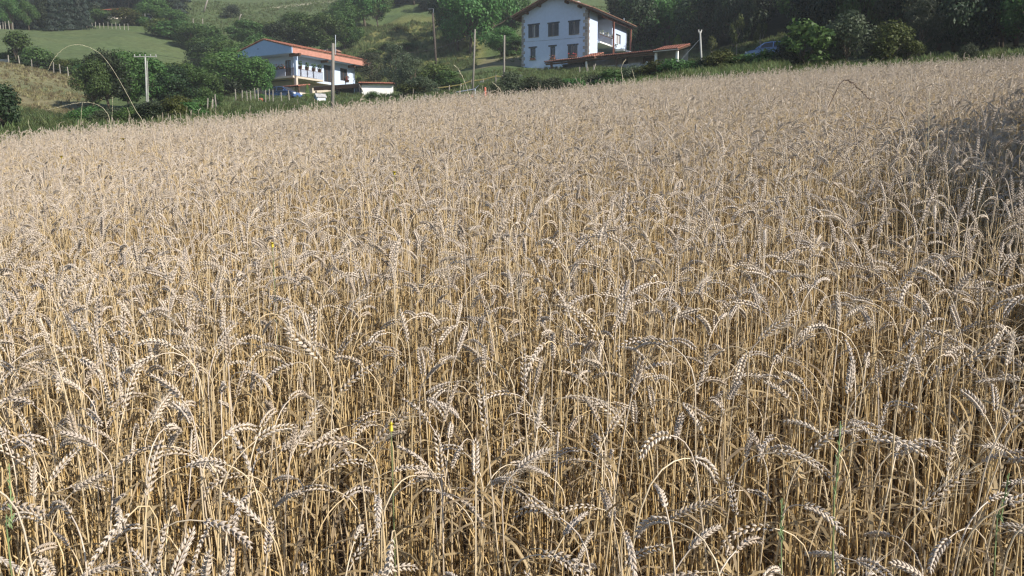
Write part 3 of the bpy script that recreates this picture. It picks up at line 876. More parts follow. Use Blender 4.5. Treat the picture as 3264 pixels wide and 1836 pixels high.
# grass tufts
GSRC = bpy.data.collections.new('grass_sources')
M_GRASS = leaf_mat('grass_blade', (0.095, 0.140, 0.048), (0.180, 0.205, 0.085), 0.5, obj_var=0.35)
for i in range(5):
    mb = MB(); g = random.Random(i)
    for b in range(26):
        a = g.uniform(0, 6.28); r0 = g.uniform(0, 0.22); L = g.uniform(0.18, 0.5); o = g.uniform(0.1, 0.6)
        base = Vector((r0 * math.cos(g.uniform(0, 6.28)), r0 * math.sin(a * 3), -0.05)); d = Vector((math.cos(a), math.sin(a), 0)); s = Vector((-d.y, d.x, 0)) * g.uniform(0.012, 0.022)
        m1 = base + Vector((0, 0, L * 0.7)) + d * L * o * 0.35; tip = base + Vector((0, 0, L)) + d * L * o
        n = len(mb.v); mb.v += [tuple(base - s), tuple(base + s), tuple(m1 + s * 0.7), tuple(m1 - s * 0.7), tuple(tip)]
        mb.f += [(n, n + 1, n + 2, n + 3), (n + 3, n + 2, n + 4)]; mb.m += [0, 0]
    GSRC.objects.link(bpy.data.objects.new('grass_tuft_%d' % i, mb.mesh('grass_tuft', M_GRASS)))
gp, gs = [], []
def grass_patch(n, px0, px1, y0, y1, s0, s1):
    Yq = np.sqrt(rng.uniform(y0 ** 2, y1 ** 2, n)); uu = (rng.uniform(px0, px1, n) - W0 / 2) / FPX
    Xq = uu * Yq
    ok = Yq > edge_of(uu) + 0.2
    gp.append(np.stack([Xq[ok], Yq[ok]], 1)); gs.append(rng.uniform(s0, s1, ok.sum()))
grass_patch(9000, -100, 1700, 18, 60, 0.7, 1.5)
grass_patch(9000, 600, 2500, 40, 100, 0.5, 1.2)
grass_patch(2500, 2000, 2480, 27, 62, 0.8, 1.7)
grass_patch(700, 2480, 3400, 28, 50, 0.5, 1.2)
grass_patch(3500, 1100, 1520, 110, 170, 0.8, 1.8)
grass_patch(4000, 1580, 2000, 110, 180, 0.4, 0.9)
grass_patch(5000, 500, 1200, 150, 220, 0.5, 1.4)
GP = np.concatenate(gp); GS = np.concatenate(gs)
grot = np.stack([np.zeros(len(GP)), np.zeros(len(GP)), rng.uniform(0, 6.28, len(GP))], 1)
scatter_object('meadow_grass', np.column_stack([GP, ground(GP[:, 0], GP[:, 1])]), grot, np.stack([GS * 1.2, GS * 1.2, GS], 1), rng.integers(0, 5, len(GP)), GSRC, [M_GRASS],
               'rough uncut grass on the banks and slopes round the houses', 'grass')

# the dry slope: bleached tussocks
DSRC = bpy.data.collections.new('dry_grass_sources')
M_DRY = leaf_mat('dry_grass_blade', (0.16, 0.15, 0.065), (0.34, 0.28, 0.16), 0.4, obj_var=0.3)
for i, src in enumerate(list(GSRC.objects)):
    m_ = src.data.copy(); m_.materials[0] = M_DRY
    DSRC.objects.link(bpy.data.objects.new('dry_tuft_%d' % i, m_))
gp, gs = [], []
grass_patch(3800, -100, 360, 50, 98, 0.3, 0.95)
GP = np.concatenate(gp); GS = np.concatenate(gs)
ok = rng.uniform(0, 1, len(GP)) < 0.55 + 1.2 * vnoise(GP[:, 0], GP[:, 1], 5, 15)
GP, GS = GP[ok], GS[ok]
grot = np.stack([np.zeros(len(GP)), np.zeros(len(GP)), rng.uniform(0, 6.28, len(GP))], 1)
scatter_object('dry_grass', np.column_stack([GP, ground(GP[:, 0], GP[:, 1])]), grot, np.stack([GS * 1.5, GS * 1.5, GS], 1), rng.integers(0, 5, len(GP)), DSRC, [M_DRY],
               'bleached tussocks of dry grass on the slope beside the hedge', 'grass')

# ------------------------------------------------------------------ building materials
M_WHITE = mat('white_render_blue_shade', (0.48, 0.56, 0.71), 0.85, 0.05, 3, 0.2)  # white render, with the blue of the shaded walls mixed into its colour
M_GABLEBLUE = mat('pale_blue_shaded_gable', (0.30, 0.42, 0.60), 0.8, 0.05, 3, 0.1)  # pale blue, with part of the gable's cool shade in the colour
M_WHITE2 = mat('white_trim', (0.82, 0.81, 0.78), 0.6, 0.04, 4)
M_BEIGE = mat('beige_render', (0.50, 0.43, 0.35), 0.9, 0.10, 2, 0.2)
M_STONE = mat('quoin_stone', (0.27, 0.25, 0.235), 0.9, 0.25, 5, 0.5, obj_var=0.18)
M_GREYWALL = mat('grey_block_wall', (0.38, 0.37, 0.37), 0.95, 0.2, 2.5, 0.4)
M_WOOD = mat('brown_timber', (0.095, 0.05, 0.03), 0.7, 0.3, 3, 0.3, streak=(1, 1, 6))
M_SOFFIT = mat('soffit_boards', (0.16, 0.095, 0.06), 0.75, 0.25, 4, 0.2, streak=(1, 8, 1))
M_REDWOOD = mat('red_brown_beam', (0.22, 0.085, 0.06), 0.7, 0.2, 4)
M_FASCIA = mat('salmon_fascia', (0.42, 0.20, 0.15), 0.75, 0.12, 2, 0.1)
M_TILE = mat('terracotta_tile', (0.30, 0.125, 0.085), 0.85, 0.45, 5, 0.3, obj_var=0.1)
M_TILE_OLD = mat('weathered_tile', (0.27, 0.15, 0.105), 0.9, 0.4, 4, 0.4)
M_SHUTTER = mat('slate_shutter', (0.055, 0.062, 0.075), 0.6, 0.2, 6)
M_GLASS = mat('window_glass', (0.03, 0.035, 0.045), 0.08, 0.1, 1, spec=0.6)
M_CURTAIN = mat('pale_curtain', (0.42, 0.42, 0.44), 0.9, 0.1, 6, streak=(8, 1, 1))
M_DARKIN = mat('unlit_room', (0.05, 0.045, 0.04), 0.9, 0.3, 2)
M_IRON = mat('dark_ironwork', (0.045, 0.042, 0.042), 0.55, 0.2, 8, metal=0.3)
M_STEEL = mat('galvanised_steel', (0.55, 0.57, 0.60), 0.35, 0.12, 6, metal=0.8)
M_CONC = mat('weathered_concrete', (0.33, 0.33, 0.31), 0.9, 0.15, 4, 0.3)
M_POLE = mat('grey_weathered_wood', (0.21, 0.19, 0.165), 0.9, 0.25, 5, 0.4, streak=(6, 6, 0.6))
M_POLE_DARK = mat('dark_creosoted_wood', (0.075, 0.06, 0.05), 0.9, 0.3, 5, 0.4, streak=(6, 6, 0.6))
M_POST = mat('pale_fence_wood', (0.26, 0.235, 0.20), 0.9, 0.25, 6, 0.3, obj_var=0.2)
M_RED = mat('red_petals', (0.45, 0.04, 0.04), 0.7, 0.3, 20)
M_PINK = mat('pink_petals', (0.50, 0.20, 0.18), 0.7, 0.3, 20)
M_POT = mat('pale_pot', (0.62, 0.60, 0.56), 0.7, 0.1, 6)
M_POTGREEN = LM['mid']
M_ORANGE = mat('orange_paint', (0.46, 0.13, 0.08), 0.6, 0.15, 6)
M_YELLOWRAIL = mat('lichen_yellow_rail', (0.22, 0.19, 0.07), 0.85, 0.3, 4, 0.2)
M_BLUEPAINT = mat('pale_blue_paint', (0.36, 0.45, 0.55), 0.7, 0.08, 3)
M_ASPH = mat('lane_asphalt', (0.09, 0.09, 0.095), 0.9, 0.2, 6, 0.2)

def wall_panel(mb, P, a0, a1, z0, z1, openings, depth, m=0):
    """outer face with real openings and their reveals; P(a, z, d) -> local point, d = depth inwards"""
    A = sorted({a0, a1, *[o[0] for o in openings], *[o[1] for o in openings]})
    Z = sorted({z0, z1, *[o[2] for o in openings], *[o[3] for o in openings]})
    for i in range(len(A) - 1):
        for j in range(len(Z) - 1):
            ca, cz = (A[i] + A[i + 1]) / 2, (Z[j] + Z[j + 1]) / 2
            if any(o[0] < ca < o[1] and o[2] < cz < o[3] for o in openings): continue
            mb.quad(P(A[i], Z[j], 0), P(A[i + 1], Z[j], 0), P(A[i + 1], Z[j + 1], 0), P(A[i], Z[j + 1], 0), m)
    for o in openings:
        c = [(o[0], o[2]), (o[1], o[2]), (o[1], o[3]), (o[0], o[3])]
        for k in range(4):
            (x, z), (x2, z2) = c[k], c[(k + 1) % 4]
            mb.quad(P(x, z, 0), P(x2, z2, 0), P(x2, z2, depth), P(x, z, depth), m)

def mw(root):
    return Matrix.Translation(root.location) @ Matrix.Rotation(root.rotation_euler.z, 4, 'Z')

def hit(root, px, py, plane, val):
    """local point of root where the sight line through (px,py) meets its local plane x=val or y=val"""
    inv = mw(root).inverted()
    o = inv @ Vector((0, 0, EYE)); d = inv @ at(px, py, 100.0) - o
    k = 0 if plane == 'x' else 1
    return o + d * ((val - o[k]) / d[k])

def barrel_tiles(x0, x1, y0, y1, z0, pitch, m, period=0.24, course=0.42, r=0.075):
    """half-round tiles in courses on a slope that rises with local y"""
    mb = MB()
    n = max(1, round((x1 - x0) / period)); per = (x1 - x0) / n
    L = y1 - y0; nc = max(1, round(L / course)); cl = L / nc
    tp = math.tan(pitch)
    for i in range(n):
        cx = x0 + (i + 0.5) * per
        for c in range(nc):
            ya, yb = y0 + c * cl - 0.05, y0 + (c + 1) * cl
            row = []
            for y, lift, rr in ((ya, 0.045, r * 1.15), (yb, 0.0, r)):
                z = z0 + (y - y0) * tp + lift
                row.append([(cx + math.cos(a) * rr * per / 0.17, y, z + math.sin(a) * rr * 1.1) for a in (0, math.pi / 4, math.pi / 2, 3 * math.pi / 4, math.pi)])
            for k in range(4):
                mb.quad(row[0][k], row[0][k + 1], row[1][k + 1], row[1][k], 0)
            mb.poly(row[0], 0)
    mb.quad((x0, y0, z0), (x1, y0, z0), (x1, y1, z0 + L * tp), (x0, y1, z0 + L * tp), 0)
    return mb

def flowers(mb, rd, x0, x1, y, z, h, n, petals=1, green=0):
    for _ in range(n):
        p = Vector((rd.uniform(x0, x1), y + rd.uniform(-0.12, 0.12), z + rd.uniform(0, h)))
        s = rd.uniform(0.03, 0.08)
        d = Vector((rd.uniform(-1, 1), rd.uniform(-1, 1), rd.uniform(0, 1))).normalized()
        t = d.orthogonal().normalized() * s; b = d.cross(t)
        mb.quad(p - t, p - b, p + t, p + b, petals if rd.random() < 0.45 else green)

def flower_pot(root, x, y, z, w, h, label, group, pot=M_POT, petals=M_RED, trailing=0.0, seed=0, n=60):
    """a planter on a sill or rail: a thing of its own, set down in the house's frame"""
    o = empty('flower_pot', mw(root) @ Vector((x, y, z)), root.rotation_euler.z, label, 'flower pot', group)
    b = MB(); b.prism([(-w * 0.42, 0), (w * 0.42, 0), (w * 0.5, h * 0.45), (-w * 0.5, h * 0.45)], 'y', -0.09, 0.09); b.build('pot', pot, o)
    rd_ = random.Random(seed)
    f = MB(); flowers(f, rd_, -w * 0.55, w * 0.55, 0, h * 0.4 - trailing, h * 0.75 + trailing, n); f.build('flowers', [M_POTGREEN, petals], o)
    return o

def window(root, P, a0, a1, z0, z1, depth, curtain=True, frame=M_WHITE2, mullion=True):
    """frame > pane, curtain; set back in its reveal"""
    f = MB()
    t = 0.06
    def bar(u0, u1, v0, v1, d0, d1):
        c = [P(u0, v0, d0), P(u1, v0, d0), P(u1, v1, d0), P(u0, v1, d0), P(u0, v0, d1), P(u1, v0, d1), P(u1, v1, d1), P(u0, v1, d1)]
        n = len(f.v); f.v += [tuple(q) for q in c]
        for q in ((0, 3, 2, 1), (4, 5, 6, 7), (0, 1, 5, 4), (1, 2, 6, 5), (2, 3, 7, 6), (3, 0, 4, 7)):
            f.f.append(tuple(n + i for i in q)); f.m.append(0)
    d0, d1 = depth - 0.09, depth - 0.02
    bar(a0 + .003, a0 + t, z0 + .003, z1 - .003, d0, d1); bar(a1 - t, a1 - .003, z0 + .003, z1 - .003, d0, d1)
    bar(a0 + t, a1 - t, z0 + .003, z0 + t, d0, d1); bar(a0 + t, a1 - t, z1 - t, z1 - .003, d0, d1)
    if mullion:
        c = (a0 + a1) / 2; bar(c - 0.03, c + 0.03, z0 + t, z1 - t, d0 + .004, d1 - .004)
    w = f.build('window', frame, root)
    g = MB(); g.quad(P(a0, z0, depth - 0.05), P(a1, z0, depth - 0.05), P(a1, z1, depth - 0.05), P(a0, z1, depth - 0.05))
    if not curtain: g.build('pane', M_GLASS, w)
    else:
        g.build('curtain', M_CURTAIN, w)
    return w

def shutter(parent, P, a0, a1, z0, z1, swing, hinge_right):
    """boarded shutter leaf turned out about its hinge"""
    s = MB()
    k = 5
    L = a1 - a0
    for i in range(k):
        u0, u1 = L * i / k + 0.004, L * (i + 1) / k - 0.004
        c = []
        for d in (0.0, 0.035):
            for (uu, vv) in ((u0, z0), (u1, z0), (u1, z1), (u0, z1)):
                r_ = uu * math.cos(swing); out = uu * math.sin(swing)
                a = (a1 - r_) if hinge_right else (a0 + r_)
                c.append(P(a, vv, -0.02 - out - d))
        n = len(s.v); s.v += [tuple(q) for q in c]
        for q in ((0, 3, 2, 1), (4, 5, 6, 7), (0, 1, 5, 4), (1, 2, 6, 5), (2, 3, 7, 6), (3, 0, 4, 7)):
            s.f.append(tuple(n + j for j in q)); s.m.append(0)
    return s.build('shutter', M_SHUTTER, parent)

def dish(parent, base, pole_h, r, face, name='satellite_dish'):
    b = MB(); b.tube([base, base + Vector((0, 0, pole_h))], 0.03, 6)
    c = base + Vector((0, 0, pole_h)); f = Vector(face).normalized(); t = f.orthogonal().normalized(); w = f.cross(t)
    rings = [(0.0, 0.0), (0.4, 0.03), (0.75, 0.09), (1.0, 0.16)]
    n = len(b.v); seg = 16
    for q, dep in rings:
        for k in range(seg):
            a = 2 * math.pi * k / seg
            b.v.append(tuple(c + f * (dep * r * 1.6) + (t * math.cos(a) + w * math.sin(a)) * r * max(q, 0.01)))
    for i in range(3):
        for k in range(seg):
            k2 = (k + 1) % seg
            b.f.append((n + i * seg + k, n + i * seg + k2, n + (i + 1) * seg + k2, n + (i + 1) * seg + k)); b.m.append(0)
    o = b.build(name, M_WHITE2, parent, True)
    a = MB(); a.tube([c - w * r * 0.9 + f * 0.1, c + f * r * 1.1], 0.012, 5); a.box(-0.05, 0.05, -0.05, 0.05, -0.05, 0.05, 0, Matrix.Translation(c + f * r * 1.1)); a.build('receiver_arm', M_IRON, o)
    return o

# ------------------------------------------------------------------ farmhouse on the right
c0 = at(1872, 215, 100)
FH = empty('farmhouse', (c0.x, c0.y, 15.0), R(-30), 'tall white farmhouse with slate shutters, stone quoins and wide brown eaves', 'house')
WX, LY, EV = 9.1, 12.4, 6.75
SL = 0.40
RIDGE = EV + SL * WX / 2
Pg = lambda a, z, d: (a, d, z)
wins = []
for (xa, xb, ya, yb) in ((1687, 1716, 70, 111), (1750, 1779, 65, 106), (1816, 1845, 59, 101)):
    p, q = hit(FH, xa, yb, 'y', 0), hit(FH, xb, ya, 'y', 0); wins.append((p.x, q.x, p.z, q.z, 'up'))
for (xa, xb, ya, yb, k) in ((1690, 1707, 144, 183, 'low'), (1753, 1770, 139, 181, 'low'), (1813, 1839, 135, 175, 'up')):
    p, q = hit(FH, xa, yb, 'y', 0), hit(FH, xb, ya, 'y', 0); wins.append((p.x, q.x, p.z, q.z, k))
g = MB()
wall_panel(g, Pg, -WX, 0, -3.0, EV, [w[:4] for w in wins], 0.28)
g.poly([(-WX, 0, EV), (0, 0, EV), (-WX / 2, 0, RIDGE)])
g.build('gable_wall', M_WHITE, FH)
for i, (a0, a1, z0, z1, k) in enumerate(wins):
    w = window(FH, Pg, a0, a1, z0, z1, 0.28, curtain=(k == 'up'), mullion=(k == 'up'), frame=M_WHITE2 if k == 'up' else M_SHUTTER)
    lt = MB(); lt.box(a0 - 0.22, a1 + 0.22, -0.05, 0.2, z1 + 0.003, z1 + 0.17); lt.build('lintel', M_SHUTTER, w)
    sl = MB(); sl.box(a0 - 0.12, a1 + 0.12, -0.07, 0.12, z0 - 0.09, z0 - 0.003); sl.build('sill', M_STONE, w)
    if k == 'up':
        ln = (a1 - a0)
        sw = (R(12), R(14), R(9), 0, 0, R(10))[i]
        shutter(w, Pg, a0 - 0.10, a0 - 0.10 + ln * 0.48, z0 - 0.04, z1 - 0.02, sw, False)
        shutter(w, Pg, a1 + 0.10 - ln * (0.36 if i == 0 else 0.48), a1 + 0.10, z0 - 0.04, z1 - 0.02, sw * 0.6, True)
for i, x in enumerate((wins[3], wins[4], wins[5])):
    flower_pot(FH, (x[0] + x[1]) / 2 + 0.05, -0.14, x[2] - 0.005, (x[1] - x[0]) * 0.95, 0.42, ('white-flowered', 'pink-flowered', 'red-flowered')[i] + ' window box on a ground-floor sill of the farmhouse', 'window boxes on the farmhouse', petals=(M_POT, M_PINK, M_RED)[i], pot=M_TILE, trailing=0.1, seed=i)
# other walls
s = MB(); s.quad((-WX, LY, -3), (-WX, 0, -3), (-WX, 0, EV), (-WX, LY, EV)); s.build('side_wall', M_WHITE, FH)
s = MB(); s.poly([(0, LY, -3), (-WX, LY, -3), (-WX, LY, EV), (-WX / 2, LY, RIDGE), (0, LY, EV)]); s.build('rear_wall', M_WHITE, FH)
Ps = lambda a, z, d: (-d, a, z)
YA = hit(FH, 1905, 100, 'x', 0).y
YB = hit(FH, 1951, 110, 'x', 0).y
ZB = 3.30
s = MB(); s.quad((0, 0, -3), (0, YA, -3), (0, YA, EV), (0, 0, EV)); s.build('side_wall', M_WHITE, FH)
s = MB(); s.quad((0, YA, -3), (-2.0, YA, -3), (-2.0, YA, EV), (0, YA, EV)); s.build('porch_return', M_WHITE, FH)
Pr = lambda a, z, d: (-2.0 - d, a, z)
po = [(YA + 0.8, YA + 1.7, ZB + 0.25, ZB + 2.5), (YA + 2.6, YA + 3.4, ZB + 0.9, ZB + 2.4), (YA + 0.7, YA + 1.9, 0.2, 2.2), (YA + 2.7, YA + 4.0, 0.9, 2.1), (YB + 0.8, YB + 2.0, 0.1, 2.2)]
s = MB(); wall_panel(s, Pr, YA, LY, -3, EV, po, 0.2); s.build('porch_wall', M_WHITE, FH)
for i, o_ in enumerate(po):
    w = window(FH, Pr, *o_, 0.2, curtain=False, frame=M_WOOD)
# upper bay at the far end
wa, wb = hit(FH, 1963, 128, 'x', 0), hit(FH, 1979, 104, 'x', 0)
bay_o = [(wa.y, wb.y, wa.z, wb.z)]
s = MB(); wall_panel(s, Ps, YB, LY, ZB - 0.1, EV, bay_o, 0.2)
s.quad((0, YB, ZB - 0.1), (-2.0, YB, ZB - 0.1), (-2.0, YB, EV), (0, YB, EV)); s.quad((0, YB, ZB - .1), (0, LY, ZB - .1), (-2, LY, ZB - .1), (-2, YB, ZB - .1)); s.build('upper_bay', M_WHITE, FH)
window(FH, Ps, *bay_o[0], 0.2, curtain=True, frame=M_WOOD)
s = MB(); s.box(-2.0, 0.35, YA + 0.02, YB - 0.02, ZB - 0.18, ZB); bal = s.build('balcony_floor', M_WHITE2, FH)
s = MB()
for k in range(18):
    y = YA + 0.1 + k * (YB - YA - 0.2) / 17; s.box(0.24, 0.27, y - 0.012, y + 0.012, ZB, ZB + 0.85)
s.box(0.22, 0.29, YA + 0.03, YB - 0.03, ZB + 0.85, ZB + 0.91); tag(s.build('railing', M_WOOD, bal), kind='stuff')
for y, z0 in ((YB - 1.1, -2.0), (LY - 0.3, -2.0)):
    s = MB(); s.box(0.55, 0.73, y, y + 0.18, z0, EV - 0.42); s.build('porch_post', M_REDWOOD, FH)
s = MB(); s.box(0.56, 0.72, YA, LY + 0.4, EV - 0.60, EV - 0.42); s.build('porch_beam', M_REDWOOD, FH)
for i, (yy, w_) in enumerate(((YA + 0.6, 0.9), (YA + 2.2, 0.9), (YA + 3.8, 0.8), (YB + 1.0, 0.8))):
    flower_pot(FH, 0.33 if i < 3 else 0.12, yy, ZB + (0.91 if i < 3 else 0.0) + 0.0, 0.5, 0.42, ('white planter on the farmhouse balcony rail', 'white planter on the farmhouse balcony rail', 'white planter on the farmhouse balcony rail', 'white planter below the farmhouse bay window')[i], 'planters on the farmhouse balcony', pot=M_WHITE2, petals=M_POT, seed=20 + i)
s = MB(); ya, yb = hit(FH, 1968, 152, 'x', 0.9), hit(FH, 2008, 166, 'x', 0.9)
s.prism([(ya.y, ya.z - 0.12), (yb.y, yb.z - 0.12), (yb.y, yb.z + 0.16), (ya.y, ya.z + 0.16)], 'x', 0.6, 1.7); s.build('porch_awning', M_WHITE2, FH)
# quoins: alternate long and short stones
for side in (0, 1):
    z = -0.6; k = 0
    while z < EV - 0.3:
        hh = 0.34 + 0.08 * ((k * 7) % 3) / 2
        ln = 0.62 if k % 2 else 0.36
        q = MB()
        if side == 0:
            q.box(-ln, 0.022, -0.022, (0.36 if k % 2 else 0.55) if k else 0.3, z + 0.012, z + hh - 0.012)
        else:
            q.box(-WX - 0.022, -WX + ln * 0.75, -0.022, 0.4, z + 0.012, z + hh - 0.012)
        q.build('quoin_stone', M_STONE, FH)
        z += hh; k += 1
# roof
OV = 0.95
def roof_profile(lift, th, ov):
    zl = EV - SL * ov
    return [(-WX - ov, zl + lift), (-WX / 2, RIDGE + lift), (ov, zl + lift), (ov, zl + lift + th), (-WX / 2, RIDGE + lift + th), (-WX - ov, zl + lift + th)]
rf = MB(); rf.prism(roof_profile(0.01, 0.16, OV), 'y', -0.95, LY + 0.9); rf = rf.build('roof', M_SOFFIT, FH)
def slope_tiles(side, y0, y1, xe, ze, xr, zr, parent, m, period=0.27):
    """tile columns running from eave (xe,ze) to ridge (xr,zr)"""
    mb = MB()
    n = round((y1 - y0) / period); per = (y1 - y0) / n
    dx, dz = xr - xe, zr - ze; L = math.hypot(dx, dz); nx, nz = -dz / L * (1 if dx > 0 else -1), abs(dx) / L
    nc = round(L / 0.45)
    for i in range(n):
        cy = y0 + (i + .5) * per
        for c in range(nc):
            f0, f1 = max(-0.015, c / nc - 0.012), (c + 1) / nc
            rows_ = []
            for f, lift in ((f0, 0.045), (f1, 0.0)):
                rr = 0.09 + lift * 0.3
                rows_.append([(xe + dx * f + nx * (lift + math.sin(a) * rr), cy + math.cos(a) * per * 0.52, ze + dz * f + nz * (lift + math.sin(a) * rr)) for a in (0, math.pi / 3, 2 * math.pi / 3, math.pi)])
            for k in range(3): mb.quad(rows_[0][k], rows_[0][k + 1], rows_[1][k + 1], rows_[1][k])
            mb.poly(rows_[0])
    return tag(mb.build('roof_tiles', m, parent), kind='stuff')
ze = EV - SL * OV + 0.185
slope_tiles(1, -1.0, LY + 0.95, OV + 0.03, ze, -WX / 2, RIDGE + 0.185, rf, M_TILE_OLD)
slope_tiles(0, -1.0, LY + 0.95, -WX - OV - 0.03, ze, -WX / 2, RIDGE + 0.185, rf, M_TILE_OLD)
rt = MB()
for i in range(32):
    y = -1.0 + i * (LY + 1.95) / 32; rt.tube([(-WX / 2, y, RIDGE + 0.22), (-WX / 2, y + 0.46, RIDGE + 0.20)], [0.13, 0.11], 8)
tag(rt.build('ridge_tiles', M_TILE_OLD, rf), kind='stuff')
for k in range(17):                                      # rafter tails under the right and left eave
    y = -0.6 + k * 0.83
    for sg in (0, 1):
        r_ = MB()
        if sg: r_.prism([(0.01, EV - 0.06), (OV - 0.06, EV - SL * (OV - .06) - 0.02), (OV - 0.06, EV - SL * (OV - .06) - 0.16), (0.01, EV - 0.24)], 'y', y, y + 0.1)
        else: r_.prism([(-WX - 0.01, EV - 0.06), (-WX - OV + 0.06, EV - SL * (OV - .06) - 0.02), (-WX - OV + 0.06, EV - SL * (OV - .06) - 0.16), (-WX - 0.01, EV - 0.24)], 'y', y, y + 0.1)
        r_.build('rafter', M_WOOD, rf)
for x in (-WX + 0.9, -WX / 2 - 1.9, -WX / 2, -WX / 2 + 1.9, -0.9):   # purlin ends under the gable overhang
    zz = RIDGE - SL * abs(x + WX / 2)
    r_ = MB(); r_.box(x - 0.11, x + 0.11, -0.86, -0.005, zz - 0.30, zz - 0.05); r_.build('purlin', M_WOOD, rf)
for sg, x in ((0, -WX - OV - 0.07), (1, OV + 0.07)):
    gt = MB(); zz = EV - SL * OV + 0.03
    gt.tube([(x, -0.95, zz), (x, LY + 0.9, zz)], 0.07, 8)
    if sg == 0: gt.tube([(x, -0.7, zz - 0.05), (x + 0.05, -0.7, zz - 0.45), (x + 0.35, -0.5, zz - 0.65), (x + OV - 0.05, -0.12, zz - 0.75)], 0.05, 6)
    gt.build('gutter', M_IRON, rf)
dp = MB(); dp.tube([(0.12, 0.05, EV - 0.55), (0.12, 0.05, -1.5)], 0.045, 7); dp.build('downpipe', M_WOOD, FH)
p = hit(FH, 1940, 58, 'x', -2.6)
ch = MB(); ch.tube([(p.x, p.y, p.z - 1.6), (p.x, p.y, p.z + 0.95)], 0.13, 10); ch = ch.build('chimney_pipe', M_STEEL, rf)
cp = MB(); cp.tube([(p.x, p.y, p.z + 0.97), (p.x, p.y, p.z + 1.10)], [0.24, 0.20], 10); cp.build('chimney_cowl', M_IRON, ch)
p = hit(FH, 1989, 70, 'x', -1.5)
ch = MB(); ch.tube([(p.x, p.y, p.z - 1.4), (p.x, p.y, p.z + 0.85)], 0.07, 8); ch.build('vent_pipe', M_STEEL, rf)
p = hit(FH, 1843, 22, 'x', -4.5)
dish(rf, Vector((-4.5, p.y, RIDGE + 0.2)), p.z - RIDGE + 0.45, 0.42, (0.4, -1, 0.25))
cb = MB(); cb.tube([(-WX + .2, -0.03, 3.52), (-0.4, -0.03, 3.40)], 0.012, 4); cb.build('wall_cable', M_IRON, FH)

# low terrace fence before the gable
tf = empty('terrace_fence', mw(FH) @ Vector((-9.2, -1.6, -0.9)), R(-30), 'low pale post fence along the terrace below the farmhouse gable', 'fence')
for k in range(8):
    b = MB(); b.box(k * 0.85 - 0.05, k * 0.85 + 0.05, -0.05, 0.05, -0.8, 0.85); b.build('post', M_POST, tf)
for z in (0.35, 0.75):
    b = MB(); b.box(-0.1, 6.1, -0.09, -0.055, z, z + 0.08); b.build('rail', M_POST, tf)

# tiled lean-to in front of the farmhouse
A = at(1735, 190, 97)
gzl = 13.1
LT = empty('lean_to', (A.x, A.y, gzl), R(-35.2), 'long low lean-to with terracotta tiles before the farmhouse', 'lean-to')
zr = A.z - gzl
xs = [hit(LT, q, 180, 'y', 0).x for q in (1735, 1862, 1902, 2085, 2165)]
def lt_roof(x0, x1, yf, depth, pitch, z, band):
    b = MB(); t = math.tan(pitch)
    b.prism([(yf + 0.02, z - 0.16), (yf + depth, z - 0.16 + depth * t), (yf + depth, z - 0.015 + depth * t), (yf + 0.02, z - 0.015)], 'x', x0 + 0.005, x1 - 0.005)
    d = b.build('roof', M_WOOD, LT)
    tag(barrel_tiles(x0, x1, yf - 0.08, yf + depth, z, pitch, M_TILE).build('roof_tiles', M_TILE, d), kind='stuff')
    if band:
        f = MB(); f.box(x0 + 0.01, x1 - 0.01, yf - 0.02, yf + 0.015, z - 0.09, z - 0.02); f.build('fascia', M_WHITE2, d)
    return d
lt_roof(xs[0], xs[1], 0.0, 3.2, R(10.0), zr, False)
lt_roof(xs[1] + 0.01, xs[2], -0.5, 2.2, R(17), zr - 0.02, False)
lt_roof(xs[2] + 0.01, xs[3], 0.0, 3.2, R(10.5), zr + 0.02, False)
lt_roof(xs[3] + 0.01, xs[4], -0.3, 3.2, R(15), zr + 0.0, True)
for x, m_, w_ in ((xs[0] + 0.85, M_WOOD, 0.2), (xs[1] + 0.2, M_WHITE2, 0.2), (xs[3] + 0.12, M_WHITE2, 0.26), (xs[4] - 0.35, M_WHITE2, 0.24), (xs[2] + 2.4, M_WOOD, 0.14)):
    b = MB(); b.box(x - w_ / 2, x + w_ / 2, 0.15, 0.15 + w_, -1.2, zr - 0.12); b.build('post', m_, LT)
b = MB(); b.box(xs[0] + 0.1, xs[3] - 0.05, 0.12, 0.26, zr - 0.34, zr - 0.165); b.build('beam', M_WOOD, LT)
d1, d2 = xs[1] + 0.4, xs[2] + 0.6
Pl = lambda a, z, d: (a, 2.6 + d, z)
ops = [(xs[0] + 2.2, xs[0] + 3.9, -0.4, 1.9), (xs[2] + 1.9, xs[2] + 2.6, 0.3, 2.0), (xs[3] - 2.6, xs[3] - 0.7, -0.4, 1.9)]
b = MB(); wall_panel(b, Pl, xs[0] + 1.6, xs[4] - 0.1, -1.5, zr + 0.35, ops, 0.25); b.build('rear_wall', M_GREYWALL, LT)
for o_ in ops:
    b = MB(); b.quad(Pl(o_[0], o_[2], 0.24), Pl(o_[1], o_[2], 0.24), Pl(o_[1], o_[3], 0.24), Pl(o_[0], o_[3], 0.24)); b.build('door', M_SHUTTER if o_ is ops[1] else M_WOOD, LT)
b = MB(); b.box(xs[2] + 0.1, xs[2] + 5.0, 0.9, 1.05, -1.5, zr - 0.9); b.build('half_wall', M_GREYWALL, LT)
b = MB(); b.box(xs[0] + 1.9, xs[1] - 0.6, 1.0, 1.12, -1.5, zr - 0.3); b.build('shed_front', M_SHUTTER, LT)
b = MB(); b.tube([(xs[0] + 2.5, -0.06, zr - 0.1), (xs[0] + 2.5, -0.1, zr - 0.5), (xs[0] + 2.7, 0.0, zr - 0.75)], 0.045, 6); b.build('downpipe', M_IRON, LT)
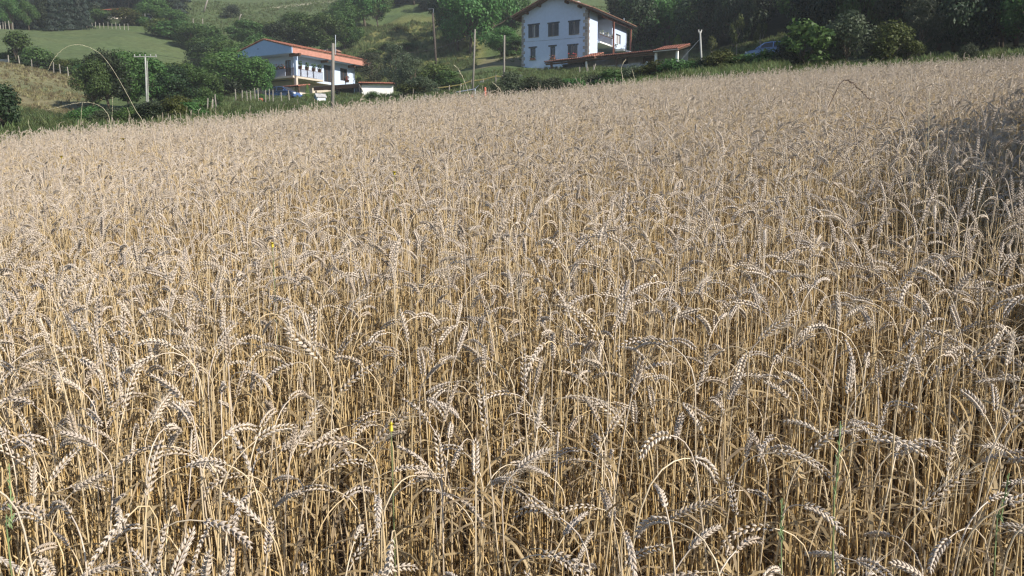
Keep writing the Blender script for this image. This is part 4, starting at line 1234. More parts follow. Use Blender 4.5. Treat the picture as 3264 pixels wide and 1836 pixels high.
# terrace rail with its post above the lean-to
TR = empty('terrace_rail', mw(LT) @ Vector((xs[1] + 0.15, 3.6, zr + 0.2)), R(-35.2), 'dark rail with a lantern post above the step in the lean-to roof', 'railing')
b = MB(); b.box(-0.09, 0.09, -0.09, 0.09, -0.8, 0.55); b.tube([(0, 0, 0.55), (0, 0, 0.68), (0, 0, 0.82)], [0.14, 0.1, 0.02], 8); b.build('post', M_IRON, TR)
b = MB(); b.box(0.09, 1.9, -0.05, 0.05, 0.28, 0.42); b.build('rail', M_IRON, TR)
b = MB(); b.box(0.09, 1.9, -0.04, 0.04, -0.6, 0.2); b.build('panel', M_WHITE2, TR)

# white plastic chair and pale poles before the lean-to
def plastic_chair(loc, rz):
    o = empty('plastic_chair', loc, rz, 'white plastic garden chair under the lean-to roof', 'chair')
    b = MB(); b.prism([(-0.25, -0.22), (0.25, -0.22), (0.28, 0.24), (-0.28, 0.24)], 'z', 0.40, 0.44); b.build('seat', M_WHITE2, o)
    b = MB()
    pts = [(-0.24, 0.24, 0.44), (-0.25, 0.32, 0.75), (-0.14, 0.36, 0.92), (0, 0.37, 0.97), (0.14, 0.36, 0.92), (0.25, 0.32, 0.75), (0.24, 0.24, 0.44)]
    b.tube(pts, 0.03, 6)
    for x in (-0.12, 0, 0.12): b.tube([(x, 0.25, 0.44), (x, 0.36, 0.93)], 0.025, 5)
    b.build('backrest', M_WHITE2, o)
    for sx in (-1, 1):
        b = MB(); b.tube([(sx * 0.27, 0.3, 0.66), (sx * 0.30, 0.0, 0.68), (sx * 0.28, -0.2, 0.64), (sx * 0.27, -0.24, 0.42)], 0.025, 6); b.build('armrest', M_WHITE2, o)
        for sy in (-1, 1):
            b = MB(); b.tube([(sx * 0.24, sy * 0.2, 0.41), (sx * 0.29, sy * 0.27, 0.0)], [0.03, 0.02], 6); b.build('leg', M_WHITE2, o)
ch = mw(LT) @ Vector((xs[3] - 1.4, 0.5, 0)); plastic_chair((ch.x, ch.y, max(gz(ch.x, ch.y), at(2042, 229, ch.y).z)), R(-60))
for i, (qa, ra, qb, rb, rad) in enumerate(((1848, 205, 1846, 246, 0.06), (1871, 197, 1870, 250, 0.05), (1899, 195, 1882, 246, 0.055), (1893, 198, 1891, 250, 0.05), (1873, 206, 1880, 222, 0.04))):
    p, q = at(qa, ra, 84), at(qb, rb, 83.6); q.z = min(q.z, gz(q.x, q.y) - 0.1)
    b = MB(); b.tube([q, p.lerp(q, 0.5) + Vector((0.02, 0, 0)), p], [rad, rad * 0.9, rad * 0.8], 6)
    tag(b.build('garden_pole', M_POST), 'pale leaning garden pole stuck in the ground before the lean-to', 'pole', 'garden poles before the lean-to')

# ------------------------------------------------------------------ chalet on the left
c1 = at(930, 176, 102)
CH = empty('chalet', (c1.x, c1.y, 11.4), R(-29.5), 'two-storey chalet with a low salmon roof, blue-shaded gable and flowered balcony', 'house')
W2, L2 = 9.4, 15.2
SOF, FT, RG = 5.45, 6.15, 7.35
g = MB()
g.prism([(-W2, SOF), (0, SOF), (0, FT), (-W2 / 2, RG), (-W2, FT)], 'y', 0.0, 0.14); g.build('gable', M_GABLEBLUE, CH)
f = MB(); f.box(-0.14, 0.0, 0.145, L2, SOF + 0.03, FT - 0.01); f.build('fascia', M_FASCIA, CH)
f = MB(); f.box(-W2, -W2 + 0.14, 0.145, L2, SOF + 0.03, FT - 0.01); f.build('fascia', M_FASCIA, CH)
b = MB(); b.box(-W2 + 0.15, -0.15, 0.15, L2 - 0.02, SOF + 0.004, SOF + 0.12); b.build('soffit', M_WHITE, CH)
b = MB(); b.prism([(-W2 - 0.05, FT), (-W2 / 2, RG + .01), (0.05, FT), (0.05, FT + 0.07), (-W2 / 2, RG + 0.09), (-W2 - 0.05, FT + 0.07)], 'y', -0.06, L2 + 0.05); rf2 = b.build('roof', M_TILE_OLD, CH)
slope_tiles(1, -0.1, L2 + 0.05, 0.08, FT + 0.09, -W2 / 2, RG + 0.11, rf2, M_TILE)
slope_tiles(0, -0.1, L2 + 0.05, -W2 - 0.08, FT + 0.09, -W2 / 2, RG + 0.11, rf2, M_TILE)
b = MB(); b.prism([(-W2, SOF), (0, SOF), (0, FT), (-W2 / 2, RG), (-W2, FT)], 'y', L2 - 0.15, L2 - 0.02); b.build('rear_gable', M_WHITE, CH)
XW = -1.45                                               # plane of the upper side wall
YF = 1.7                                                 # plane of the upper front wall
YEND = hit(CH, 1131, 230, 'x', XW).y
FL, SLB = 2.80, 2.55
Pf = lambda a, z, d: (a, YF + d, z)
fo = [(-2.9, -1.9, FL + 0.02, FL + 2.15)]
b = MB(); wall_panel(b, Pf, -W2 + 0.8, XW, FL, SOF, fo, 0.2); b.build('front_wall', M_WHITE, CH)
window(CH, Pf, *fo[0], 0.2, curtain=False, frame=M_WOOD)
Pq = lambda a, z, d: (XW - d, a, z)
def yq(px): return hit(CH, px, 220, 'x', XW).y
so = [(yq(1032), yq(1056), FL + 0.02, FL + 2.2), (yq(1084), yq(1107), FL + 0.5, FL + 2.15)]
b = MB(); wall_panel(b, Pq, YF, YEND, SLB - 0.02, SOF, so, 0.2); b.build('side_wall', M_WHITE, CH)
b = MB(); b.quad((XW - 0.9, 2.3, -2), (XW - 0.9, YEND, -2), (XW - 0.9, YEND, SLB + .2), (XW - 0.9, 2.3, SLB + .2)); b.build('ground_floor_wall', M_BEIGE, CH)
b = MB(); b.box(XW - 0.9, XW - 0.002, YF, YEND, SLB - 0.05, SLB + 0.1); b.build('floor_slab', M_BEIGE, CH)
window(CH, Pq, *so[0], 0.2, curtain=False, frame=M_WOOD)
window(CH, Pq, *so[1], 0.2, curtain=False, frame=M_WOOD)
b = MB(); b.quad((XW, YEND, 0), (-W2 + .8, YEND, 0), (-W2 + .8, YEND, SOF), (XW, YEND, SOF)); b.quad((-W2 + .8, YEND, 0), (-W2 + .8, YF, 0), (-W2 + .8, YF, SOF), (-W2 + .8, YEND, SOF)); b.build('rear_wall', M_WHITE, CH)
pb = hit(CH, 941, 210, 'y', 0.75)
b = MB(); b.box(pb.x - 0.1, pb.x + 0.26, 0.6, 0.95, FL, SOF - 0.002); b.build('balcony_pillar', M_WHITE, CH)
b = MB(); b.box(pb.x - 0.75, pb.x + 1.0, 0.5, 0.8, SOF - 0.32, SOF - 0.004); b.build('beam_end', M_WOOD, CH)
for px in (1034, 1120):
    y = hit(CH, px, 200, 'x', -0.8).y
    b = MB(); b.box(XW + 0.005, -0.3, y, y + 0.22, SOF - 0.30, SOF - 0.004); b.build('eave_bracket', M_WOOD, CH)
YBAL = hit(CH, 1030, 262, 'x', -0.35).y
b = MB(); b.box(-W2 + 0.6, -0.3, 0.35, YF - 0.005, SLB, FL - 0.005); b.box(XW + 0.005, -0.3, YF, YBAL, SLB, FL - 0.005); bal = b.build('balcony_floor', M_BEIGE, CH)
rl = MB()
for (xa, ya, xb, yb) in ((-W2 + 0.7, 0.42, -0.38, 0.42), (-0.38, 0.42, -0.38, YBAL - 0.05)):
    n = int(math.hypot(xb - xa, yb - ya) / 0.14)
    for k in range(n + 1):
        x, y = xa + (xb - xa) * k / n, ya + (yb - ya) * k / n; rl.box(x - 0.012, x + 0.012, y - 0.012, y + 0.012, FL, FL + 0.88)
    rl.box(min(xa, xb) - 0.03, max(xa, xb) + 0.03, min(ya, yb) - 0.03, max(ya, yb) + 0.03, FL + 0.881, FL + 0.94)
tag(rl.build('railing', M_WOOD, bal), kind='stuff')
for i, (x, y, w_, pm, pot) in enumerate(((-7.6, 0.36, 1.1, M_RED, M_WOOD), (-6.2, 0.36, 1.1, M_PINK, M_WOOD), (-4.8, 0.36, 1.1, M_RED, M_WOOD), (-3.4, 0.36, 1.1, M_RED, M_WOOD), (-2.1, 0.36, 1.0, M_PINK, M_WOOD))):
    flower_pot(CH, x, y, FL + 0.942, w_, 0.5, 'box of red and pink flowers on the shaded front rail of the chalet balcony', 'flower boxes on the chalet front rail', pot, pm, 0.25, 40 + i, 150)
for i, y in enumerate((1.7, 2.9, 4.1, 5.2)):
    flower_pot(CH, -0.34, y, FL + 0.942, 0.55, 0.8, 'leafy potted plant on the sunlit side rail of the chalet balcony', 'potted plants on the chalet side rail', M_WOOD, M_POTGREEN, 0.0, 60 + i, 130)
flower_pot(CH, XW + 0.25, yq(1100), FL + 0.3, 0.7, 0.7, 'pot of red flowers under the far side window of the chalet', None, M_WOOD, M_RED, 0.1, 77, 110)
# ground floor
Pz = lambda a, z, d: (a, 2.3 + d, z)
go = [(-6.6, -5.4, 0.0, 2.0), (-3.9, -3.0, 0.9, 1.9)]
b = MB(); wall_panel(b, Pz, -W2 + 0.8, XW - 0.905, -2.0, SLB, go, 0.2); b.build('ground_floor_wall', M_BEIGE, CH)
for o_ in go: window(CH, Pz, *o_, 0.2, curtain=False, frame=M_WOOD)
b = MB(); b.box(pb.x - 0.1, pb.x + 0.22, 0.6, 0.9, -2, SLB - 0.003); b.build('ground_pillar', M_BEIGE, CH)
# on the roof
p = hit(CH, 948, 150, 'x', -3.6)
zroof = lambda x: RG + 0.1 - (RG - FT) / (W2 / 2) * abs(x + W2 / 2)
dish(rf2, Vector((-3.6, p.y, zroof(-3.6))), p.z - zroof(-3.6), 0.36, (0.35, -1, 0.2))
an = hit(CH, 1020, 156, 'x', -4.0)
b = MB(); b.tube([(-4.0, an.y, zroof(-4.0)), (-4.0, an.y, an.z + 0.25)], 0.025, 5); b.tube([(-4.9, an.y, an.z + 0.15), (-2.6, an.y + 0.3, an.z + 0.15)], 0.018, 5)
for k in range(6): b.tube([(-4.8 + 0.4 * k, an.y - 0.3, an.z + 0.15), (-4.8 + 0.4 * k, an.y + 0.4, an.z + 0.15)], 0.012, 4)
b.build('aerial', M_STEEL, rf2)
cy = hit(CH, 1075, 165, 'x', -3.0)
b = MB(); b.box(-3.28, -2.72, cy.y - 0.28, cy.y + 0.28, zroof(-3.0) - 0.25, cy.z + 0.1); chm = b.build('chimney', M_WHITE, rf2)
b = MB(); b.prism([(-3.45, cy.z + 0.30), (-2.55, cy.z + 0.30), (-3.0, cy.z + 0.62)], 'y', cy.y - 0.45, cy.y + 0.45)
for sx in (-1, 1):
    for sy in (-1, 1): b.box(-3.0 + sx * 0.24 - 0.04, -3.0 + sx * 0.24 + 0.04, cy.y + sy * 0.24 - 0.04, cy.y + sy * 0.24 + 0.04, cy.z + 0.1, cy.z + 0.30)
b.build('chimney_cap', M_TILE_OLD, chm)
b = MB(); b.box(-W2 * 0.62, -W2 * 0.6, -0.05, -0.002, RG - 1.05, RG - 0.98); b.build('vent', M_IRON, CH)

# small tiled porch under the chalet
P0 = mw(CH) @ Vector((-0.9, 0.2, 0)); 
PR = empty('tiled_porch', (P0.x, P0.y, 11.0), R(-28), 'small tiled porch roof on posts below the chalet balcony', 'porch')
za = at(975, 272, P0.y).z - 11.0
b = MB(); b.prism([(-0.9, za - 0.08), (1.2, za + 0.30), (1.2, za + 0.36), (-0.9, za - 0.02)], 'x', -0.1, 2.4); pr = b.build('roof', M_WOOD, PR)
tag(barrel_tiles(-0.15, 2.45, -1.0, 1.2, za + 0.0, R(10), M_TILE).build('roof_tiles', M_TILE, pr), kind='stuff')
for x in (0.05, 2.2):
    b = MB(); b.box(x, x + 0.14, -0.8, -0.66, -1, za - 0.07); b.build('post', M_WHITE2 if x < 1 else M_WOOD, PR)

# carport and shed right of the chalet
K = at(1004, 270, 100)
CP = empty('carport', (K.x, K.y, 11.0), R(-28), 'open carport with a flat brown roof between the chalet and the white shed', 'carport')
zc = K.z - 11.0
xb = hit(CP, 1152, 260, 'y', 0).x
b = MB(); b.box(-0.2, xb, 0, 4.0, zc - 0.02, zc + 0.10); b.build('roof', M_GREYWALL, CP)
b = MB(); b.box(-0.2, xb, -0.06, -0.002, zc - 0.40, zc + 0.06); b.build('fascia', M_WOOD, CP)
b = MB(); b.quad((-0.2, 3.9, -2), (xb, 3.9, -2), (xb, 3.9, zc - 0.03), (-0.2, 3.9, zc - .03)); b.build('rear_wall', M_GREYWALL, CP)
xd0, xd1 = hit(CP, 1131, 290, 'y', 0.1).x, hit(CP, 1153, 290, 'y', 0.1).x
b = MB(); b.box(xd0, xd1, 0.08, 0.14, -0.35, zc - 0.42); dr = b.build('door', M_SHUTTER, CP)
b = MB(); b.box(xd0 - 0.09, xd0 - 0.004, 0.05, 0.16, -1.0, zc - 0.41); b.box(xd1 + 0.004, xd1 + 0.09, 0.05, 0.16, -1.0, zc - 0.41); b.box(xd0 - 0.09, xd1 + 0.09, 0.04, 0.17, -0.42, -0.355); b.build('door_frame', M_BLUEPAINT, dr)
b = MB(); b.box(0.3, xd0 - 0.1, 0.1, 0.3, -1.5, zc - 1.0); b.build('front_wall', M_GREYWALL, CP)
for x in (0.0, xb * 0.5):
    b = MB(); b.box(x, x + 0.15, 0.0, 0.09, -1.5, zc - 0.42); b.build('post', M_WOOD, CP)
K2 = mw(CP) @ Vector((xb + 0.05, -0.6, 0))
SH = empty('white_shed', (K2.x, K2.y, 11.0), R(8), 'small white shed with a thin terracotta roof behind grey-green shrubs', 'shed')
xe = hit(SH, 1258, 255, 'y', 0).x
zs = at(1160, 259, K2.y).z - 11.0
Psd = lambda a, z, d: (a, 0.5 + d, z)
b = MB(); b.box(0.3, xe - 0.2, 0.35, 3.2, -2.5, zs - 0.03); b.build('wall', M_WHITE2, SH)
b = MB(); b.prism([(0.0, zs - 0.02), (3.6, zs + 0.45), (3.6, zs + 0.53), (0.0, zs + 0.06)], 'x', 0, xe); rs_ = b.build('roof', M_WOOD, SH)
tag(barrel_tiles(-0.05, xe + 0.05, -0.08, 3.6, zs + 0.06, R(7.5), M_TILE).build('roof_tiles', M_TILE, rs_), kind='stuff')
b = MB(); b.tube([(0.06, 0.02, zs - 0.05), (0.45, 0.32, zs - 0.85)], 0.05, 6); b.build('brace', M_POST, SH)
b = MB(); b.box(0.02, 0.14, 0.02, 0.14, -1.5, zs - 0.03); b.build('post', M_IRON, SH)

# kennel
kp = spot(1007, 320, 86)
KN = empty('dog_kennel', kp, R(-62), 'small kennel with a pale blue gable and white side beside the carport', 'kennel')
KN.scale = (0.85, 0.85, 0.85)
b = MB(); b.prism([(-0.5, -0.2), (0.5, -0.2), (0.5, 0.72), (0, 1.08), (-0.5, 0.72)], 'y', 0, 1.1); b.build('wall', M_BLUEPAINT, KN)
for sx in (-1, 1):
    b = MB(); b.prism([(0, 1.09), (sx * 0.62, 0.645), (sx * 0.62, 0.72), (0, 1.165)], 'y', -0.1, 1.2); b.build('roof', M_GREYWALL if sx > 0 else M_BLUEPAINT, KN)
b = MB(); b.box(0.505, 0.53, 0.1, 1.0, 0.0, 0.62); b.build('side_panel', M_WHITE2, KN)
b = MB(); b.box(-0.2, 0.2, -0.025, -0.004, 0.0, 0.5); b.build('doorway', M_DARKIN, KN)  # flat dark panel; the shade inside the kennel is its colour

# cars
M_CARBLUE = mat('blue_car_paint', (0.06, 0.11, 0.26), 0.25, 0.05, 2, spec=0.6)
M_CARSKY = mat('pale_blue_car_paint', (0.16, 0.26, 0.50), 0.3, 0.05, 2, spec=0.6)
M_TYRE = mat('tyre_rubber', (0.025, 0.025, 0.025), 0.9, 0.2, 8)
M_LAMP = mat('lamp_lens', (0.85, 0.85, 0.82), 0.15, 0.05, 4, spec=0.6)
M_TAIL = mat('tail_lamp_lens', (0.45, 0.02, 0.02), 0.2, 0.1, 4, spec=0.6)
def car(loc, rz, paint, label):
    """hatchback, nose towards +x"""
    o = empty('parked_car', loc, rz, label, 'car')
    half = 0.84
    prof = [(-1.95, 0.32), (-2.0, 0.62), (-1.93, 0.92), (-1.2, 0.98), (0.75, 0.96), (1.55, 0.84), (1.93, 0.70), (2.0, 0.45), (1.95, 0.28), (-1.7, 0.25)]
    b = MB(); n = len(prof)
    rows_ = [(-half + 0.07, 0.96), (-half, 1.0), (half, 1.0), (half - 0.07, 0.96)]
    base = len(b.v)
    for yy, k in rows_: b.v += [(x * k, yy, 0.6 + (z - 0.6) * k) for x, z in prof]
    for i in range(3):
        for k in range(n): b.f.append((base + i * n + k, base + i * n + (k + 1) % n, base + (i + 1) * n + (k + 1) % n, base + (i + 1) * n + k)); b.m.append(0)
    b.f.append(tuple(range(base, base + n))); b.m.append(0); b.f.append(tuple(reversed(range(base + 3 * n, base + 4 * n)))); b.m.append(0)
    body = b.build('body', paint, o)
    cab = [(-1.85, 0.95), (-1.45, 1.42), (-0.2, 1.50), (0.35, 1.44), (1.1, 0.95)]
    b = MB()
    lo, hi = half - 0.05, half - 0.22
    yy = lambda z: lo + (hi - lo) * (z - 0.95) / 0.55
    b.v = [(x, -yy(z), z) for x, z in cab] + [(x, yy(z), z) for x, z in cab]
    for k in range(4): b.f.append((k, k + 1, k + 6, k + 5)); b.m.append(0)
    b.f.append((4, 3, 2, 1, 0)); b.m.append(0); b.f.append((5, 6, 7, 8, 9)); b.m.append(0)
    b.build('cabin', paint, o)
    for sy in (-1, 1):
        for q in ([(-1.6, 1.0), (-1.35, 1.36), (-0.5, 1.43), (-0.5, 1.0)], [(-0.42, 1.0), (-0.42, 1.43), (0.3, 1.38), (0.9, 1.0)]):
            w = MB(); w.poly([(x, sy * (yy(z) + 0.006), z) for x, z in q]); w.build('side_window', M_GLASS, o)
    w = MB(); w.quad((0.44, -0.6, 1.40), (1.06, -0.7, 1.0), (1.06, 0.7, 1.0), (0.44, 0.6, 1.40)); w.v = [(x + 0.012, y, z + 0.012) for x, y, z in w.v]; w.build('windscreen', M_GLASS, o)
    w = MB(); w.quad((-1.52, -0.58, 1.36), (-1.8, -0.68, 1.02), (-1.8, 0.68, 1.02), (-1.52, 0.58, 1.36)); w.v = [(x - 0.012, y, z + 0.008) for x, y, z in w.v]; w.build('rear_window', M_GLASS, o)
    for sx in (-1.22, 1.27):
        for sy in (-1, 1):
            w = MB(); w.tube([(sx, sy * (half - 0.17), 0.30), (sx, sy * (half + 0.012), 0.30)], 0.30, 18); wh = w.build('wheel', M_TYRE, o)
            w = MB(); w.tube([(sx, sy * (half + 0.014), 0.30), (sx, sy * (half + 0.024), 0.30)], 0.18, 14); w.build('rim', M_STEEL, wh)
    for sy in (-1, 1):
        w = MB(); w.box(1.80, 1.985, sy * 0.62 - 0.16, sy * 0.62 + 0.16, 0.60, 0.76); w.build('headlight', M_LAMP, o)
        w = MB(); w.box(-2.0, -1.90, sy * 0.66 - 0.12, sy * 0.66 + 0.12, 0.62, 0.86); w.build('tail_light', M_TAIL, o)
        w = MB(); w.box(0.55, 0.72, sy * (half + 0.09) - 0.07, sy * (half + 0.09) + 0.07, 0.98, 1.10); w.build('mirror', paint, o)
    return o
q = spot(905, 305, 96); car((q.x, q.y, q.z - 0.25), R(-22), M_CARBLUE, 'dark blue car parked behind the garden posts of the chalet')
q = spot(2452, 200, 74); car((q.x, q.y, q.z), R(150), M_CARSKY, 'pale blue car parked in the shade before the dark wood')

# ------------------------------------------------------------------ poles, wires, fences
def pole(px0, py0, px1, Y, r0, mtl, label, group=None, name='utility_pole', bottom=None):
    """pole from its top at (px0,py0) down to the ground, leaning so that it passes px1 near its foot"""
    t = at(px0, py0, Y); b = spot(px1, 300, Y)
    o = empty(name, b, 0, label, 'pole', group)
    m = MB(); top = t - b
    m.tube([Vector((0, 0, -0.5)), top * 0.5 + Vector((0.02, 0, 0)), top], [r0, r0 * 0.9, r0 * 0.75], 10)
    m.build('shaft', mtl, o, True)
    return o, top
o, t = pole(462, 172, 463, 62, 0.072, M_CONC, 'thin pale concrete pole with an insulator crossarm above the hedge')
m = MB(); m.tube([t + Vector((0.13, 0, -0.3)), Vector((0.13, 0, -0.5))], 0.03, 6); m.build('conduit', M_CONC, o)
m = MB(); m.box(-0.85, 0.85, -0.04, 0.04, t.z - 0.04, t.z + 0.02, 0, Matrix.Translation((t.x, 0, 0))); arm = m.build('crossarm', M_CONC, o)
for k in range(5):
    x = t.x - 0.8 + 0.4 * k
    m = MB(); m.tube([(x, 0, t.z + 0.02), (x, 0, t.z + 0.08), (x, 0, t.z + 0.13), (x, 0, t.z + 0.17)], [0.02, 0.05, 0.04, 0.015], 8); m.build('insulator', M_CONC, arm)
p462 = o.location + t
o, t = pole(1061, 130, 1056, 46, 0.105, M_POLE, 'thick grey wooden pole standing in front of the chalet')
m = MB(); m.tube([t + Vector((0.13, 0, -0.6)), t + Vector((0.15, 0, 0.45))], 0.018, 5); m.build('rod', M_STEEL, o)
p1060 = o.location + t
o, t = pole(1379, 34, 1393, 112, 0.17, M_POLE_DARK, 'dark leaning wooden pole on the tussocky slope')
m = MB(); m.tube([t + Vector((-0.6, 0, 0.55)), t + Vector((0.1, 0, 0.6)), t + Vector((0.05, 0, -0.1))], 0.035, 5); m.build('lamp_arm', M_STEEL, o)
p1380 = o.location + t
o, t = pole(1514, 85, 1505, 66, 0.085, M_POLE, 'slim pale wooden pole beside the metal bar gate', None)
p1511 = o.location + t
o, t = pole(1608, 104, 1604, 64, 0.085, M_POLE, 'slim grey wooden pole beside the farmhouse corner', None)
o, t = pole(2232, 92, 2236, 56, 0.08, M_CONC, 'pale pole with a forked insulator head and stay wire by the scrub hedge')
m = MB(); m.tube([t + Vector((-0.1, 0, 0.12)), t + Vector((-0.09, 0, 0.0)), t + Vector((0, 0, -0.18))], 0.035, 6); m.tube([t + Vector((0.1, 0, 0.12)), t + Vector((0.09, 0, 0.0)), t + Vector((0, 0, -0.18))], 0.035, 6); m.build('insulator_fork', M_POT, o)
m = MB(); m.tube([t + Vector((0, 0, -0.5)), Vector((-2.6, 0.5, 0.2))], 0.012, 4); m.build('stay_wire', M_STEEL, o)
p2232 = o.location + t
o, t = pole(768, 36, 768, 185, 0.16, M_POLE, 'short pale post on the hilltop meadow', None, 'meadow_post')
o, t = pole(661, -10, 661, 195, 0.2, M_POLE, 'pale pole at the rim of the forest beside the hilltop meadow', None, 'utility_pole')
def wire(a, b, sag, label):
    m = MB(); pts = [a.lerp(b, k / 12) - Vector((0, 0, sag * 4 * (k / 12) * (1 - k / 12))) for k in range(13)]
    m.tube(pts, 0.012, 4); tag(m.build('power_cable', M_IRON), label, 'cable')
wire(p462 + Vector((0.8, 0, 0.15)), mw(CH) @ Vector((-W2 + 0.1, 0.3, FT)), 0.6, 'thin cable from the concrete pole to the chalet roof')
wire(p1060 + Vector((0.1, 0, -0.3)), p1511 + Vector((0, 0, -0.3)), 0.8, 'thin cable between the thick pole and the slim pale pole')

def post_fence(pts, hpost, r, mtl, label, name='fence', wires=2, wm=None, jitter=0.1, rail=None, rail_m=None):
    """pts: ground points; each post a part, wires or rails between them"""
    o = empty(name, pts[0], 0, label, 'fence')
    f = random.Random(len(label))
    tops = []
    for p in pts:
        q = p - pts[0]; h = hpost * f.uniform(0.85, 1.15); ln = Vector((f.uniform(-jitter, jitter), f.uniform(-jitter, jitter), h))
        m = MB(); m.tube([q + Vector((0, 0, -0.4)), q + ln * 0.5, q + ln], [r, r * 0.95, r * 0.85], 6); m.build('post', mtl, o)
        tops.append((q, ln))
    for k in range(wires):
        for (q, ln), (q2, ln2) in zip(tops, tops[1:]):
            fz = 0.85 - 0.4 * k
            m = MB()
            if rail: m.tube([q + ln * fz, q2 + ln2 * fz], rail, 6)
            else: m.tube([q + ln * fz, q2 + ln2 * fz], 0.006, 3)
            m.build('rail' if rail else 'wire', rail_m or M_STEEL, o)
    return o
post_fence([spot(x, 320, 82) for x in (752, 772, 788, 800, 814, 824, 846, 858, 870, 897, 922)], 1.15, 0.06, M_POST, 'uneven wooden posts along the garden of the chalet')
post_fence([spot(x, 340, 55) for x in (658, 675, 690)], 1.5, 0.05, M_POST, 'three slim stakes at the edge of the wheat beside the hedge')
post_fence([spot(x, 280, 80) for x in (1372, 1397, 1432, 1470, 1503, 1540, 1580, 1600)], 0.85, 0.07, M_POST, 'low fence with a yellowish lichen-covered top rail along the lane', wires=1, rail=0.06, rail_m=M_YELLOWRAIL, jitter=0.02)
post_fence([spot(x, 300, 60) for x in (1338, 1346, 1358, 1368)], 1.0, 0.05, M_POST, 'short row of grey posts left of the low yellow-railed fence')
post_fence([spot(x, 190, 62) for x in (2260, 2275, 2294, 2308, 2320, 2331, 2346, 2364)], 1.15, 0.05, M_POST, 'row of pale stakes behind the scrub hedge left of the pale blue car')
post_fence([spot(x, 100, 156) for x in range(205, 300, 9)], 1.2, 0.06, M_POST, 'dense pale palings along the crest of the mown meadow beside the conifers', wires=1)
post_fence([spot(x, 98, 157) for x in range(305, 420, 13)], 1.1, 0.06, M_POST, 'pale posts along the crest of the mown meadow below the shrubs')
post_fence([spot(x, 200, 94) for x in (28, 62, 100, 168, 190, 215, 243, 268)], 1.1, 0.06, M_POST, 'slim pale posts between the dry slope and the meadow hedge')
post_fence([spot(x, 125, 142) for x in (4, 12, 20, 32, 43)], 1.3, 0.08, M_POST, 'pale posts at the foot of the conifer plantation')
post_fence([spot(x, 65, 172) for x in (548, 565, 583, 615, 645)], 1.4, 0.10, M_POST, 'pale posts on the slope above the meadow shrubs')

# bar gate and marker posts
g0 = spot(1513, 300, 44)
GT = empty('bar_gate', g0, 0, 'grey metal bar resting on a post at the edge of the wheat', 'gate')
a, b_ = at(1455, 286, 44) - g0, at(1514, 276, 44) - g0
m = MB(); m.tube([a, b_], 0.035, 8); m.build('bar', M_STEEL, GT)
m = MB(); m.tube([b_ + Vector((0, 0, 0.0)), Vector((0.08, 0, -0.4))], 0.035, 8); m.build('post', M_STEEL, GT)
m = MB(); m.tube([b_, b_ + Vector((0.2, 0, 0.2))], 0.02, 6); m.build('strut', M_STEEL, GT)
for px, py in ((1504, 294), (1546, 270)):
    q = spot(px, 300, 40); t = at(px, py, 40)
    m = MB(); m.tube([q - Vector((0, 0, 0.3)), t - Vector((0, 0, 0.04)), t], [0.06, 0.06, 0.045], 8)
    tag(m.build('marker_post', M_ORANGE), 'orange marker post ' + ('under the end of the metal bar gate' if px < 1520 else 'to the right of the metal bar gate'), 'post', 'orange marker posts')
# lane in front of the farmhouse corner
rows_ = []
for k in range(17):
    px = 1470 + k * 13
    q = at(px, 245, 94 - 0.15 * k); rows_.append([(q.x, q.y + d, gz(q.x, q.y + d) + 0.03) for d in (-1.5, -0.5, 0.5, 1.5)])
m = MB()
for r0, r1 in zip(rows_, rows_[1:]):
    for k in range(3): m.quad(r0[k], r1[k], r1[k + 1], r0[k + 1])
tag(m.build('lane', M_ASPH), kind='structure')
# odds and ends in the gardens
q = spot(831, 316, 84); m = MB()
m.tube([q + Vector((0, 0, z)) for z in (-0.05, 0.0, 0.15, 0.3, 0.36)], [0.12, 0.16, 0.24, 0.2, 0.1], 12)
tag(m.build('clay_jar', M_ORANGE), 'orange clay jar behind the garden posts of the chalet', 'jar')
tree('bush_bright', 832, 318, 86, 26, 26, 'small yellowish plant beside the orange jar in the chalet garden')
tree('cypress', 980, 305, 92, 12, 46, 'thin dark upright shrub before the tiled porch of the chalet', None, 'conifer_shrub', 'conifer')
# white van and red roof by the far crest
q = spot(466, 82, 168)
VN = empty('white_van', q, R(20), 'small white van half hidden by shrubs on the crest of the meadow', 'van')
m = MB(); m.prism([(-2.2, 0.35), (2.2, 0.35), (2.2, 1.0), (1.5, 1.2), (1.0, 2.0), (-2.2, 2.0)], 'y', -0.9, 0.9); m.build('body', M_WHITE2, VN)
for y in (-0.905, 0.905):
    m = MB(); m.poly([(0.1, y, 1.15), (1.35, y, 1.15), (0.95, y, 1.8), (0.1, y, 1.8)]); m.build('side_window', M_GLASS, VN)
m = MB(); m.quad((1.515, -0.75, 1.22), (1.515, 0.75, 1.22), (1.05, 0.75, 1.95), (1.05, -0.75, 1.95)); m.build('windscreen', M_GLASS, VN)
for x in (-1.3, 1.35):
    for y in (-0.92, 0.72):
        m = MB(); m.tube([(x, y, 0.35), (x, y + 0.2, 0.35)], 0.35, 14); m.build('wheel', M_TYRE, VN)
q = spot(338, 70, 176)
HB = empty('red_roofed_hut', q, R(-15), 'hut with a low red roof among the shrubs above the meadow', 'hut')
m = MB(); m.box(-2.6, 2.6, 0, 3, -1, 1.8); m.build('wall', M_BEIGE, HB)
m = MB(); m.prism([(-0.5, 1.75), (3.5, 2.4), (3.5, 2.6), (-0.5, 1.95)], 'x', -3.0, 3.0); m.build('roof', M_ORANGE, HB)
q = spot(8, 195, 99)
SG = empty('stone_trough', q, R(10), 'pale stone trough beside the posts at the top of the dry slope', 'trough')
